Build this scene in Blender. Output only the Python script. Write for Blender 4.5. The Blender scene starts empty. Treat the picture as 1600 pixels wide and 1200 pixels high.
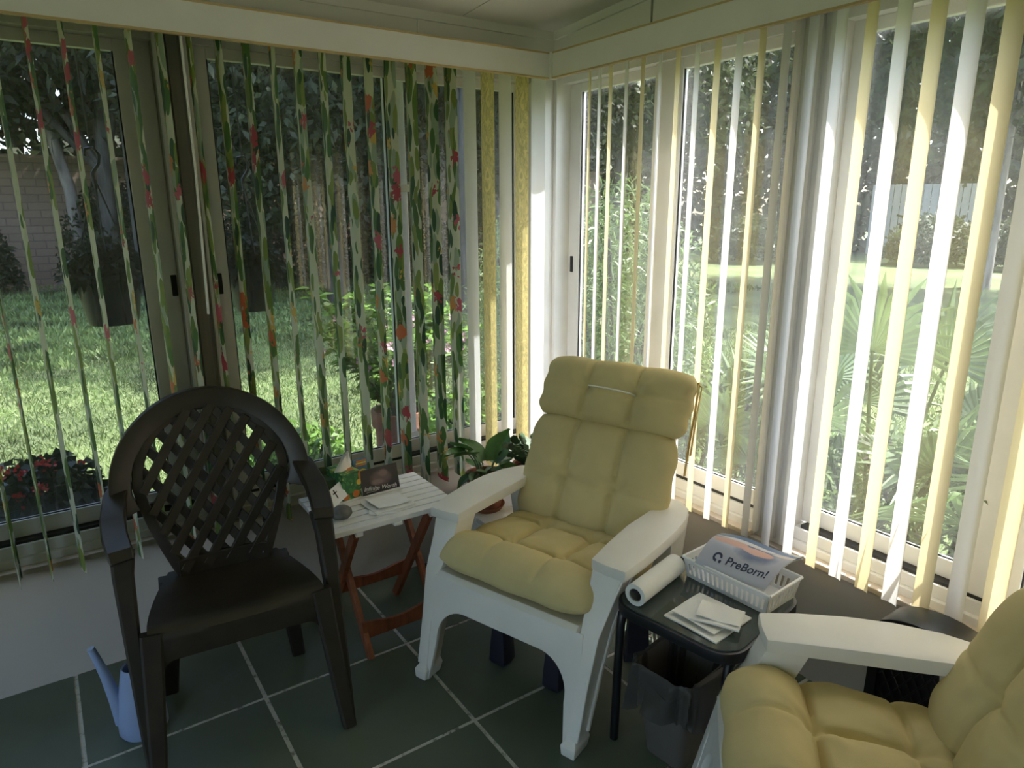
import bpy, bmesh, math, random
import numpy as np
from mathutils import Vector, Matrix

random.seed(7); np.random.seed(7)
S = bpy.context.scene
C = S.collection
PI = math.pi

# ------------------------------------------------------------------ camera
cam_d = bpy.data.cameras.new('camera'); cam = bpy.data.objects.new('camera', cam_d); C.objects.link(cam)
yaw, pitch, roll = math.radians(34.319), math.radians(14.461), math.radians(-0.262)
_f = Vector((math.sin(yaw)*math.cos(pitch), math.cos(yaw)*math.cos(pitch), -math.sin(pitch)))
_r = Vector((math.cos(yaw), -math.sin(yaw), 0)); _u = _r.cross(_f)
r2 = _r*math.cos(roll)+_u*math.sin(roll); u2 = -_r*math.sin(roll)+_u*math.cos(roll)
M = Matrix((r2, u2, -_f)).transposed().to_4x4(); M.translation = (0, 0, 1.5)
cam.matrix_world = M
cam_d.sensor_width = 36; cam_d.lens = 1078.34/1600*36; cam_d.clip_start = 0.02; cam_d.clip_end = 300
S.camera = cam

# ------------------------------------------------------------------ light
SUN_DIR = Vector((0.94, -0.33, 1.65)).normalized()          # towards the sun
w = bpy.data.worlds.new('sky'); S.world = w; w.use_nodes = True
nt = w.node_tree; nt.nodes.clear()
sky = nt.nodes.new('ShaderNodeTexSky'); sky.sky_type = 'NISHITA'; sky.sun_disc = False; sky.dust_density = 3.0; sky.ozone_density = 0.6
sky.sun_elevation = math.asin(SUN_DIR.z); sky.sun_rotation = math.atan2(SUN_DIR.x, SUN_DIR.y)
bg = nt.nodes.new('ShaderNodeBackground'); bg.inputs[1].default_value = 0.62
wo = nt.nodes.new('ShaderNodeOutputWorld')
nt.links.new(sky.outputs[0], bg.inputs[0]); nt.links.new(bg.outputs[0], wo.inputs[0])
sun_d = bpy.data.lights.new('sun', 'SUN'); sun_d.energy = 8.5; sun_d.angle = math.radians(0.6); sun_d.color = (1, 0.965, 0.92)
sun = bpy.data.objects.new('sun', sun_d); C.objects.link(sun)
sun.rotation_euler = SUN_DIR.to_track_quat('Z', 'Y').to_euler(); sun.location = SUN_DIR*30
S.view_settings.view_transform = 'Standard'; S.view_settings.look = 'None'
S.view_settings.exposure = 1.36; S.view_settings.gamma = 1.0; S.view_settings.use_curve_mapping = False
try:
    S.cycles.max_bounces = 10; S.cycles.diffuse_bounces = 6; S.cycles.transparent_max_bounces = 24
    S.cycles.transmission_bounces = 8; S.cycles.sample_clamp_indirect = 6; S.cycles.caustics_reflective = False
except Exception: pass

# ------------------------------------------------------------------ materials
def new_mat(name):
    m = bpy.data.materials.new(name); m.use_nodes = True; n = m.node_tree; n.nodes.clear()
    out = n.nodes.new('ShaderNodeOutputMaterial'); return m, n, out
def ND(n, t, **kw):
    x = n.nodes.new(t)
    for k, v in kw.items():
        if k.startswith('i_'):
            key = k[2:]; key = int(key) if key.isdigit() else key
            x.inputs[key].default_value = v
        else: setattr(x, k, v)
    return x
def ramp(n, stops, interp='LINEAR'):
    r = n.nodes.new('ShaderNodeValToRGB'); cr = r.color_ramp; cr.interpolation = interp
    while len(cr.elements) < len(stops): cr.elements.new(0.5)
    for e, (p, c) in zip(cr.elements, stops): e.position = p; e.color = (*c, 1)
    return r
def plain(name, col, rough=0.5, spec=0.5, var=0.06, vscale=8.0, bump=0.0, bscale=200.0, metal=0.0, trans=0.0, coord='Object', stretch=(1,1,1)):
    m, n, out = new_mat(name)
    tc = ND(n, 'ShaderNodeTexCoord'); mp = ND(n, 'ShaderNodeMapping'); mp.inputs['Scale'].default_value = stretch
    n.links.new(tc.outputs[coord], mp.inputs[0])
    nz = ND(n, 'ShaderNodeTexNoise', i_Scale=vscale, i_Detail=4.0); n.links.new(mp.outputs[0], nz.inputs['Vector'])
    lo = tuple(max(0, c*(1-var*1.6)) for c in col); hi = tuple(min(1, c*(1+var*1.6)) for c in col)
    r = ramp(n, [(0.3, lo), (0.7, hi)]); n.links.new(nz.outputs[0], r.inputs[0])
    b = ND(n, 'ShaderNodeBsdfPrincipled', i_Roughness=rough, i_Metallic=metal)
    b.inputs['Specular IOR Level'].default_value = spec
    n.links.new(r.outputs[0], b.inputs['Base Color'])
    if bump:
        n2 = ND(n, 'ShaderNodeTexNoise', i_Scale=bscale, i_Detail=2.0); n.links.new(mp.outputs[0], n2.inputs['Vector'])
        bp = ND(n, 'ShaderNodeBump', i_Strength=bump, i_Distance=0.002); n.links.new(n2.outputs[0], bp.inputs['Height']); n.links.new(bp.outputs[0], b.inputs['Normal'])
    sh = b.outputs[0]
    if trans:
        t = ND(n, 'ShaderNodeBsdfTranslucent'); n.links.new(r.outputs[0], t.inputs[0])
        mx = ND(n, 'ShaderNodeMixShader', i_0=trans); n.links.new(b.outputs[0], mx.inputs[1]); n.links.new(t.outputs[0], mx.inputs[2]); sh = mx.outputs[0]
    n.links.new(sh, out.inputs[0]); return m

MT = {}
MT['wall'] = plain('knee_wall_paint', (0.54, 0.49, 0.445), 0.6, var=0.03, vscale=3)
MT['frame'] = plain('window_frame_enamel', (0.74, 0.725, 0.70), 0.35, var=0.03)
MT['valance'] = plain('valance_vinyl', (0.74, 0.725, 0.72), 0.5, var=0.02, bump=0.15, bscale=500)
MT['valance_edge'] = plain('yellowed_edge', (0.52, 0.38, 0.20), 0.5, var=0.1)
MT['post'] = plain('weathered_post', (0.42, 0.40, 0.39), 0.7, var=0.12, vscale=30, stretch=(1, 1, 0.05))
MT['ceiling'] = plain('ceiling_paint', (0.72, 0.70, 0.68), 0.7, var=0.03, vscale=2)
MT['seam'] = plain('ceiling_seam', (0.30, 0.29, 0.28), 0.8)
MT['track'] = plain('dark_track', (0.02, 0.02, 0.02), 0.6)
MT['sill_wood'] = plain('sill_edge', (0.55, 0.47, 0.38), 0.5, var=0.1, vscale=20)
MT['white_plastic'] = plain('white_resin', (0.80, 0.77, 0.72), 0.38, var=0.025, vscale=6, bump=0.05, bscale=300)
MT['yellow_cloth'] = plain('yellow_canvas', (0.62, 0.515, 0.265), 0.85, 0.2, var=0.06, vscale=5, bump=0.25, bscale=900)
MT['tie'] = plain('mustard_tie', (0.50, 0.34, 0.10), 0.8)
MT['string'] = plain('white_string', (0.8, 0.8, 0.78), 0.7)
MT['black_plastic'] = plain('dark_brown_resin', (0.027, 0.021, 0.015), 0.42, 0.5, var=0.15, vscale=14, bump=0.06, bscale=250)
MT['black_metal'] = plain('black_metal', (0.010, 0.010, 0.013), 0.35, 0.5, var=0.1)
MT['navy'] = plain('dark_navy', (0.012, 0.012, 0.022), 0.5)
MT['silver'] = plain('silver_band', (0.6, 0.58, 0.52), 0.3, metal=0.9)
MT['red_wood'] = plain('red_stained_wood', (0.25, 0.075, 0.03), 0.45, var=0.2, vscale=14, stretch=(4, 4, 0.6))
MT['white_paint'] = plain('white_painted_slat', (0.78, 0.77, 0.75), 0.5, var=0.04, vscale=20)
MT['paper'] = plain('paper_towel', (0.82, 0.81, 0.79), 0.85, 0.1, var=0.02, bump=0.3, bscale=400)
MT['core'] = plain('roll_core', (0.16, 0.15, 0.14), 0.9)
MT['basket'] = plain('basket_plastic', (0.80, 0.80, 0.81), 0.4, var=0.02)
MT['can_blue'] = plain('periwinkle_plastic', (0.28, 0.36, 0.56), 0.42, var=0.04)
MT['terracotta'] = plain('terracotta', (0.26, 0.10, 0.06), 0.7, var=0.15, vscale=20, bump=0.1)
MT['soil'] = plain('soil', (0.03, 0.022, 0.016), 0.95, var=0.4, vscale=60, bump=0.6, bscale=120)
MT['pothos'] = plain('pothos_leaf', (0.05, 0.13, 0.03), 0.4, 0.5, var=0.35, vscale=18, trans=0.25)
MT['cactus'] = plain('cactus_segment', (0.03, 0.07, 0.025), 0.5, var=0.3, vscale=20)
MT['stem'] = plain('stem', (0.10, 0.13, 0.05), 0.6)
MT['stone'] = plain('grey_stone', (0.13, 0.13, 0.125), 0.7, var=0.2, vscale=40, bump=0.3)
MT['darkgreen'] = plain('dark_green_card', (0.035, 0.06, 0.012), 0.5, var=0.5, vscale=30)
MT['orange_print'] = plain('orange_print', (0.65, 0.22, 0.03), 0.5)
MT['yellow_print'] = plain('yellow_print', (0.75, 0.58, 0.06), 0.5)
MT['blue_print'] = plain('blue_print', (0.10, 0.20, 0.33), 0.45, var=0.2)
MT['black_print'] = plain('black_print', (0.012, 0.012, 0.014), 0.5)
MT['navy_print'] = plain('navy_print', (0.03, 0.04, 0.09), 0.5)
MT['white_print'] = plain('white_print', (0.75, 0.74, 0.72), 0.6)
MT['bin'] = plain('taupe_bin', (0.125, 0.112, 0.10), 0.5, var=0.05)
MT['hanging_pot'] = plain('black_pot', (0.012, 0.011, 0.011), 0.5)
MT['blue_pot'] = plain('slate_blue_pot', (0.07, 0.085, 0.13), 0.55)
MT['bark'] = plain('bark', (0.16, 0.14, 0.125), 0.9, var=0.4, vscale=8, bump=0.8, bscale=30, stretch=(1, 1, 0.25))
MT['bark_dark'] = plain('bark_dark', (0.05, 0.045, 0.04), 0.9, var=0.4, vscale=8, bump=0.8, bscale=30, stretch=(1, 1, 0.25))
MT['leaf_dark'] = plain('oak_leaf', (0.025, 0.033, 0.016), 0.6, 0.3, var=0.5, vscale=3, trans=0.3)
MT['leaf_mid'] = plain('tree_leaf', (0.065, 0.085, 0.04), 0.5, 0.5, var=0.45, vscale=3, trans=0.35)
MT['leaf_bush'] = plain('bush_leaf', (0.13, 0.24, 0.045), 0.45, 0.5, var=0.4, vscale=9, trans=0.4)
MT['leaf_narrow'] = plain('narrow_leaf', (0.13, 0.19, 0.07), 0.45, 0.5, var=0.35, vscale=6, trans=0.35)
MT['leaf_palm'] = plain('palmetto_blade', (0.10, 0.15, 0.06), 0.4, 0.5, var=0.35, vscale=5, trans=0.3)
MT['leaf_begonia'] = plain('begonia_leaf', (0.035, 0.045, 0.025), 0.4, 0.5, var=0.5, vscale=15, trans=0.2)
MT['pink'] = plain('pink_petal', (0.75, 0.42, 0.60), 0.6, var=0.15, trans=0.4)
MT['red'] = plain('red_petal', (0.60, 0.05, 0.05), 0.6, var=0.2, trans=0.3)
MT['fence_white'] = plain('pale_fence', (0.42, 0.41, 0.40), 0.7)
MT['mulch'] = plain('mulch', (0.07, 0.05, 0.04), 0.95, var=0.5, vscale=25, bump=0.8, bscale=60)

def tile_mat():
    m, n, out = new_mat('green_floor_tile')
    tc = ND(n, 'ShaderNodeTexCoord')
    nz = ND(n, 'ShaderNodeTexNoise', i_Scale=3.0, i_Detail=5.0); n.links.new(tc.outputs['Object'], nz.inputs['Vector'])
    r = ramp(n, [(0.3, (0.082, 0.105, 0.076)), (0.7, (0.112, 0.142, 0.105))]); n.links.new(nz.outputs[0], r.inputs[0])
    b = ND(n, 'ShaderNodeBsdfPrincipled', i_Roughness=0.42); n.links.new(r.outputs[0], b.inputs['Base Color'])
    n2 = ND(n, 'ShaderNodeTexNoise', i_Scale=9.0, i_Detail=6.0); n.links.new(tc.outputs['Object'], n2.inputs['Vector'])
    r2_ = ramp(n, [(0.35, (0.36,)*3), (0.7, (0.52,)*3)]); n.links.new(n2.outputs[0], r2_.inputs[0]); n.links.new(r2_.outputs[0], b.inputs['Roughness'])
    n.links.new(b.outputs[0], out.inputs[0]); return m
MT['tile'] = tile_mat()
def grout_mat():
    m, n, out = new_mat('worn_white_grout')
    tc = ND(n, 'ShaderNodeTexCoord')
    nz = ND(n, 'ShaderNodeTexNoise', i_Scale=26.0, i_Detail=6.0, i_Roughness=0.75); n.links.new(tc.outputs['Object'], nz.inputs['Vector'])
    r = ramp(n, [(0.36, (0.16, 0.15, 0.13)), (0.47, (0.58, 0.58, 0.55)), (0.7, (0.66, 0.66, 0.63))]); n.links.new(nz.outputs[0], r.inputs[0])
    b = ND(n, 'ShaderNodeBsdfPrincipled', i_Roughness=0.8); n.links.new(r.outputs[0], b.inputs['Base Color'])
    n.links.new(b.outputs[0], out.inputs[0]); return m
MT['grout'] = grout_mat()

def thin_mix(name, a, bsh, fac):
    pass
def glass_mat():
    m, n, out = new_mat('window_glass')
    t = ND(n, 'ShaderNodeBsdfTransparent', i_0=(0.93, 0.95, 0.94, 1)); g = ND(n, 'ShaderNodeBsdfGlossy', i_Roughness=0.0); g.inputs[0].default_value = (1, 1, 1, 1)
    lw = ND(n, 'ShaderNodeLayerWeight', i_Blend=0.5); pw = ND(n, 'ShaderNodeMath', operation='POWER', i_1=5.0); n.links.new(lw.outputs['Facing'], pw.inputs[0])
    f = ND(n, 'ShaderNodeMath', operation='MULTIPLY_ADD', i_1=0.96, i_2=0.04); n.links.new(pw.outputs[0], f.inputs[0]); mx = ND(n, 'ShaderNodeMixShader')
    n.links.new(f.outputs[0], mx.inputs[0]); n.links.new(t.outputs[0], mx.inputs[1]); n.links.new(g.outputs[0], mx.inputs[2])
    n.links.new(mx.outputs[0], out.inputs[0]); return m
MT['glass'] = glass_mat()
def screen_mat():
    m, n, out = new_mat('insect_screen_weave')
    t = ND(n, 'ShaderNodeBsdfTransparent'); d = ND(n, 'ShaderNodeBsdfDiffuse', i_0=(0.30, 0.30, 0.33, 1))
    mx = ND(n, 'ShaderNodeMixShader', i_0=0.30); n.links.new(t.outputs[0], mx.inputs[1]); n.links.new(d.outputs[0], mx.inputs[2])
    n.links.new(mx.outputs[0], out.inputs[0]); return m
MT['screen'] = screen_mat()
def table_glass():
    m, n, out = new_mat('smoked_table_glass')
    b = ND(n, 'ShaderNodeBsdfPrincipled', i_Roughness=0.08); b.inputs['Base Color'].default_value = (0.085, 0.105, 0.10, 1)
    t = ND(n, 'ShaderNodeBsdfTransparent', i_0=(0.55, 0.6, 0.58, 1)); mx = ND(n, 'ShaderNodeMixShader', i_0=0.72)
    n.links.new(t.outputs[0], mx.inputs[1]); n.links.new(b.outputs[0], mx.inputs[2]); n.links.new(mx.outputs[0], out.inputs[0]); return m
MT['table_glass'] = table_glass()
def bag_mat():
    m, n, out = new_mat('grey_bag_film')
    b = ND(n, 'ShaderNodeBsdfPrincipled', i_Roughness=0.35); b.inputs['Base Color'].default_value = (0.11, 0.105, 0.10, 1)
    t = ND(n, 'ShaderNodeBsdfTransparent', i_0=(0.8, 0.8, 0.8, 1)); tl = ND(n, 'ShaderNodeBsdfTranslucent', i_0=(0.14, 0.14, 0.14, 1))
    m1 = ND(n, 'ShaderNodeMixShader', i_0=0.3); n.links.new(b.outputs[0], m1.inputs[1]); n.links.new(tl.outputs[0], m1.inputs[2])
    m2 = ND(n, 'ShaderNodeMixShader', i_0=0.25); n.links.new(m1.outputs[0], m2.inputs[1]); n.links.new(t.outputs[0], m2.inputs[2])
    n.links.new(m2.outputs[0], out.inputs[0]); return m
MT['bag'] = bag_mat()

def slat_mat(name, col, trans=0.4, swirl=False):
    m, n, out = new_mat(name)
    tc = ND(n, 'ShaderNodeTexCoord'); oi = ND(n, 'ShaderNodeObjectInfo')
    if swirl:
        wv = ND(n, 'ShaderNodeTexNoise', i_Scale=28.0, i_Detail=1.0, i_Distortion=2.2)
        mp = ND(n, 'ShaderNodeMapping'); mp.inputs['Scale'].default_value = (1.6, 1, 0.7); n.links.new(tc.outputs['Object'], mp.inputs[0])
        n.links.new(mp.outputs[0], wv.inputs['Vector'])
        r = ramp(n, [(0.38, tuple(c*0.72 for c in col)), (0.47, col), (0.53, tuple(c*0.80 for c in col)), (0.62, tuple(min(1, c*1.08) for c in col))])
        n.links.new(wv.outputs[0], r.inputs[0]); colout = r.outputs[0]
    else:
        nz = ND(n, 'ShaderNodeTexNoise', i_Scale=6.0); n.links.new(tc.outputs['Object'], nz.inputs['Vector'])
        r = ramp(n, [(0.3, tuple(c*0.96 for c in col)), (0.7, col)]); n.links.new(nz.outputs[0], r.inputs[0]); colout = r.outputs[0]
    d = ND(n, 'ShaderNodeBsdfPrincipled', i_Roughness=0.5); n.links.new(colout, d.inputs['Base Color'])
    t = ND(n, 'ShaderNodeBsdfTranslucent'); n.links.new(colout, t.inputs[0])
    mx = ND(n, 'ShaderNodeMixShader', i_0=trans); n.links.new(d.outputs[0], mx.inputs[1]); n.links.new(t.outputs[0], mx.inputs[2])
    n.links.new(mx.outputs[0], out.inputs[0]); return m
MT['slat_white'] = slat_mat('white_vinyl_slat', (0.80, 0.80, 0.83), 0.42)
MT['slat_yellow'] = slat_mat('yellow_vinyl_slat', (0.80, 0.685, 0.41), 0.42)
MT['slat_brocade'] = slat_mat('yellow_brocade_slat', (0.78, 0.66, 0.30), 0.3, True)

def floral_mat():
    m, n, out = new_mat('tropical_floral_print')
    tc = ND(n, 'ShaderNodeTexCoord'); oi = ND(n, 'ShaderNodeObjectInfo')
    cx = ND(n, 'ShaderNodeCombineXYZ')
    ml = ND(n, 'ShaderNodeMath', operation='MULTIPLY', i_1=37.0); n.links.new(oi.outputs['Random'], ml.inputs[0])
    n.links.new(ml.outputs[0], cx.inputs[1]); n.links.new(ml.outputs[0], cx.inputs[2])
    ad = ND(n, 'ShaderNodeVectorMath', operation='ADD'); n.links.new(tc.outputs['Object'], ad.inputs[0]); n.links.new(cx.outputs[0], ad.inputs[1])
    dz = ND(n, 'ShaderNodeTexNoise', i_Scale=9.0, i_Detail=1.0); n.links.new(ad.outputs[0], dz.inputs['Vector'])
    sc = ND(n, 'ShaderNodeVectorMath', operation='SCALE'); sc.inputs['Scale'].default_value = 0.05; n.links.new(dz.outputs['Color'], sc.inputs[0])
    a2 = ND(n, 'ShaderNodeVectorMath', operation='ADD'); n.links.new(ad.outputs[0], a2.inputs[0]); n.links.new(sc.outputs[0], a2.inputs[1])
    # two layers of long leaves, leaning opposite ways
    cur = None
    for rot, scl, lim, cols in ((0.55, (30, 1, 10), 0.62, ((0.30, 0.36, 0.27), (0.13, 0.20, 0.04), (0.24, 0.29, 0.08), (0.07, 0.14, 0.035))), (-0.5, (26, 1, 11), 0.47, ((0.03, 0.09, 0.03), (0.07, 0.16, 0.04), (0.19, 0.24, 0.05), (0.02, 0.055, 0.03)))):
        mp = ND(n, 'ShaderNodeMapping'); mp.inputs['Rotation'].default_value = (0, rot, 0); mp.inputs['Scale'].default_value = scl; n.links.new(a2.outputs[0], mp.inputs[0])
        v1 = ND(n, 'ShaderNodeTexVoronoi', i_Scale=1.0); n.links.new(mp.outputs[0], v1.inputs['Vector'])
        sp = ND(n, 'ShaderNodeSeparateColor'); n.links.new(v1.outputs['Color'], sp.inputs[0])
        leafc = ramp(n, [(0.0, cols[0]), (0.3, cols[1]), (0.55, cols[2]), (0.78, cols[3])], 'CONSTANT'); n.links.new(sp.outputs[0], leafc.inputs[0])
        lm = ND(n, 'ShaderNodeMath', operation='LESS_THAN', i_1=lim); n.links.new(v1.outputs['Distance'], lm.inputs[0])
        gt = ND(n, 'ShaderNodeMath', operation='LESS_THAN', i_1=0.72); n.links.new(sp.outputs[1], gt.inputs[0])
        l2 = ND(n, 'ShaderNodeMath', operation='MULTIPLY'); n.links.new(lm.outputs[0], l2.inputs[0]); n.links.new(gt.outputs[0], l2.inputs[1])
        mixl = ND(n, 'ShaderNodeMix', data_type='RGBA'); mixl.inputs[6].default_value = (0.58, 0.58, 0.46, 1)
        if cur: n.links.new(cur, mixl.inputs[6])
        n.links.new(l2.outputs[0], mixl.inputs[0]); n.links.new(leafc.outputs[0], mixl.inputs[7]); cur = mixl.outputs[2]
    # blossoms
    mp2 = ND(n, 'ShaderNodeMapping'); mp2.inputs['Scale'].default_value = (9.5, 1, 11.5); n.links.new(a2.outputs[0], mp2.inputs[0])
    v2 = ND(n, 'ShaderNodeTexVoronoi', i_Scale=1.0); n.links.new(mp2.outputs[0], v2.inputs['Vector'])
    s2 = ND(n, 'ShaderNodeSeparateColor'); n.links.new(v2.outputs['Color'], s2.inputs[0])
    fc = ramp(n, [(0.0, (0.40, 0.05, 0.07)), (0.18, (0.55, 0.13, 0.05)), (0.36, (0.62, 0.25, 0.07)), (0.62, (0.60, 0.38, 0.10)), (0.88, (0.48, 0.10, 0.14))], 'CONSTANT'); n.links.new(s2.outputs[0], fc.inputs[0])
    pz = ND(n, 'ShaderNodeTexNoise', i_Scale=60.0, i_Detail=1.0); n.links.new(a2.outputs[0], pz.inputs['Vector'])
    pm = ND(n, 'ShaderNodeMath', operation='MULTIPLY_ADD', i_1=0.75, i_2=-0.05); n.links.new(pz.outputs[0], pm.inputs[0])
    fm = ND(n, 'ShaderNodeMath', operation='LESS_THAN'); n.links.new(v2.outputs['Distance'], fm.inputs[0]); n.links.new(pm.outputs[0], fm.inputs[1])
    gate = ND(n, 'ShaderNodeMath', operation='LESS_THAN', i_1=0.62); n.links.new(s2.outputs[1], gate.inputs[0])
    fmm = ND(n, 'ShaderNodeMath', operation='MULTIPLY'); n.links.new(fm.outputs[0], fmm.inputs[0]); n.links.new(gate.outputs[0], fmm.inputs[1])
    mixf = ND(n, 'ShaderNodeMix', data_type='RGBA'); n.links.new(fmm.outputs[0], mixf.inputs[0]); n.links.new(cur, mixf.inputs[6]); n.links.new(fc.outputs[0], mixf.inputs[7])
    d = ND(n, 'ShaderNodeBsdfPrincipled', i_Roughness=0.55); n.links.new(mixf.outputs[2], d.inputs['Base Color'])
    t = ND(n, 'ShaderNodeBsdfTranslucent'); n.links.new(mixf.outputs[2], t.inputs[0])
    mx = ND(n, 'ShaderNodeMixShader', i_0=0.22); n.links.new(d.outputs[0], mx.inputs[1]); n.links.new(t.outputs[0], mx.inputs[2])
    n.links.new(mx.outputs[0], out.inputs[0]); return m
MT['floral'] = floral_mat()

def lawn_mat():
    m, n, out = new_mat('lawn_turf')
    tc = ND(n, 'ShaderNodeTexCoord')
    n1 = ND(n, 'ShaderNodeTexNoise', i_Scale=0.9, i_Detail=4.0); n.links.new(tc.outputs['Object'], n1.inputs['Vector'])
    n2 = ND(n, 'ShaderNodeTexNoise', i_Scale=22.0, i_Detail=6.0, i_Roughness=0.7); n.links.new(tc.outputs['Object'], n2.inputs['Vector'])
    mx = ND(n, 'ShaderNodeMath', operation='MULTIPLY_ADD', i_1=0.5); n.links.new(n1.outputs[0], mx.inputs[0])
    hf = ND(n, 'ShaderNodeMath', operation='MULTIPLY', i_1=0.5); n.links.new(n2.outputs[0], hf.inputs[0]); n.links.new(hf.outputs[0], mx.inputs[2])
    r = ramp(n, [(0.34, (0.045, 0.066, 0.026)), (0.5, (0.120, 0.160, 0.060)), (0.66, (0.21, 0.245, 0.11))]); n.links.new(mx.outputs[0], r.inputs[0])
    b = ND(n, 'ShaderNodeBsdfPrincipled', i_Roughness=0.9); n.links.new(r.outputs[0], b.inputs['Base Color'])
    bp = ND(n, 'ShaderNodeBump', i_Strength=0.9, i_Distance=0.04); n.links.new(n2.outputs[0], bp.inputs['Height']); n.links.new(bp.outputs[0], b.inputs['Normal'])
    n.links.new(b.outputs[0], out.inputs[0]); return m
MT['lawn'] = lawn_mat()
MT['grass'] = plain('grass_blade', (0.155, 0.215, 0.075), 0.6, var=0.4, vscale=2.0, trans=0.35)
def block_mat():
    m, n, out = new_mat('tan_block_wall')
    tc = ND(n, 'ShaderNodeTexCoord'); mp = ND(n, 'ShaderNodeMapping'); mp.inputs['Rotation'].default_value = (PI/2, 0, 0); n.links.new(tc.outputs['Object'], mp.inputs[0])
    br = ND(n, 'ShaderNodeTexBrick', i_Scale=1.0); br.inputs['Color1'].default_value = (0.27, 0.20, 0.15, 1); br.inputs['Color2'].default_value = (0.22, 0.165, 0.125, 1); br.inputs['Mortar'].default_value = (0.14, 0.11, 0.09, 1)
    br.inputs['Mortar Size'].default_value = 0.012; br.inputs['Brick Width'].default_value = 0.42; br.inputs['Row Height'].default_value = 0.16
    n.links.new(mp.outputs[0], br.inputs['Vector'])
    b = ND(n, 'ShaderNodeBsdfPrincipled', i_Roughness=0.9); n.links.new(br.outputs[0], b.inputs['Base Color']); n.links.new(b.outputs[0], out.inputs[0]); return m
MT['block'] = block_mat()
def citrus_mat():
    m, n, out = new_mat('citrus_tissue_print')
    tc = ND(n, 'ShaderNodeTexCoord')
    v = ND(n, 'ShaderNodeTexVoronoi', i_Scale=24.0); n.links.new(tc.outputs['Object'], v.inputs['Vector'])
    s = ND(n, 'ShaderNodeSeparateColor'); n.links.new(v.outputs['Color'], s.inputs[0])
    r = ramp(n, [(0.0, (0.62, 0.17, 0.03)), (0.45, (0.42, 0.48, 0.10)), (0.62, (0.72, 0.45, 0.06)), (0.8, (0.10, 0.28, 0.06))], 'CONSTANT'); n.links.new(s.outputs[0], r.inputs[0])
    lt = ND(n, 'ShaderNodeMath', operation='LESS_THAN', i_1=0.40); n.links.new(v.outputs['Distance'], lt.inputs[0])
    nz = ND(n, 'ShaderNodeTexVoronoi', i_Scale=90.0); n.links.new(tc.outputs['Object'], nz.inputs['Vector'])
    s3 = ND(n, 'ShaderNodeSeparateColor'); n.links.new(nz.outputs['Color'], s3.inputs[0])
    base = ramp(n, [(0.0, (0.03, 0.13, 0.045)), (0.6, (0.06, 0.22, 0.06)), (0.85, (0.35, 0.45, 0.10))], 'CONSTANT'); n.links.new(s3.outputs[0], base.inputs[0])
    mx = ND(n, 'ShaderNodeMix', data_type='RGBA'); n.links.new(lt.outputs[0], mx.inputs[0]); n.links.new(base.outputs[0], mx.inputs[6]); n.links.new(r.outputs[0], mx.inputs[7])
    b = ND(n, 'ShaderNodeBsdfPrincipled', i_Roughness=0.5); n.links.new(mx.outputs[2], b.inputs['Base Color']); n.links.new(b.outputs[0], out.inputs[0]); return m
MT['citrus'] = citrus_mat()
def blob_print(name, base, blobs, grad=None):
    """flat print: soft elliptical patches (cx,cz,rx,rz,colour,softness) on a base colour in the object's own x/y coordinates"""
    m, n, out = new_mat(name)
    tc = ND(n, 'ShaderNodeTexCoord'); sx = ND(n, 'ShaderNodeSeparateXYZ'); n.links.new(tc.outputs['UV'], sx.inputs[0])
    nz = ND(n, 'ShaderNodeTexNoise', i_Scale=7.0, i_Detail=3.0); n.links.new(tc.outputs['UV'], nz.inputs['Vector'])
    rgb = ND(n, 'ShaderNodeRGB'); rgb.outputs[0].default_value = (*base, 1); cur = rgb.outputs[0]
    for (cx, cz, rx, rz, col, soft) in blobs:
        a = ND(n, 'ShaderNodeMath', operation='SUBTRACT', i_1=cx); n.links.new(sx.outputs[0], a.inputs[0])
        a2 = ND(n, 'ShaderNodeMath', operation='DIVIDE', i_1=rx); n.links.new(a.outputs[0], a2.inputs[0])
        b = ND(n, 'ShaderNodeMath', operation='SUBTRACT', i_1=cz); n.links.new(sx.outputs[1], b.inputs[0])
        b2 = ND(n, 'ShaderNodeMath', operation='DIVIDE', i_1=rz); n.links.new(b.outputs[0], b2.inputs[0])
        p1 = ND(n, 'ShaderNodeMath', operation='MULTIPLY'); n.links.new(a2.outputs[0], p1.inputs[0]); n.links.new(a2.outputs[0], p1.inputs[1])
        p2 = ND(n, 'ShaderNodeMath', operation='MULTIPLY_ADD'); n.links.new(b2.outputs[0], p2.inputs[0]); n.links.new(b2.outputs[0], p2.inputs[1]); n.links.new(p1.outputs[0], p2.inputs[2])
        p3 = ND(n, 'ShaderNodeMath', operation='MULTIPLY_ADD', i_1=0.9, i_2=-0.45); n.links.new(nz.outputs[0], p3.inputs[0])
        p4 = ND(n, 'ShaderNodeMath', operation='ADD'); n.links.new(p2.outputs[0], p4.inputs[0]); n.links.new(p3.outputs[0], p4.inputs[1])
        mr = ND(n, 'ShaderNodeMapRange'); mr.inputs[1].default_value = 1+soft; mr.inputs[2].default_value = 1-soft; n.links.new(p4.outputs[0], mr.inputs[0])
        mx = ND(n, 'ShaderNodeMix', data_type='RGBA'); mx.inputs[7].default_value = (*col, 1); n.links.new(mr.outputs[0], mx.inputs[0]); n.links.new(cur, mx.inputs[6]); cur = mx.outputs[2]
    b = ND(n, 'ShaderNodeBsdfPrincipled', i_Roughness=0.35); n.links.new(cur, b.inputs['Base Color']); n.links.new(b.outputs[0], out.inputs[0]); return m
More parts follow.
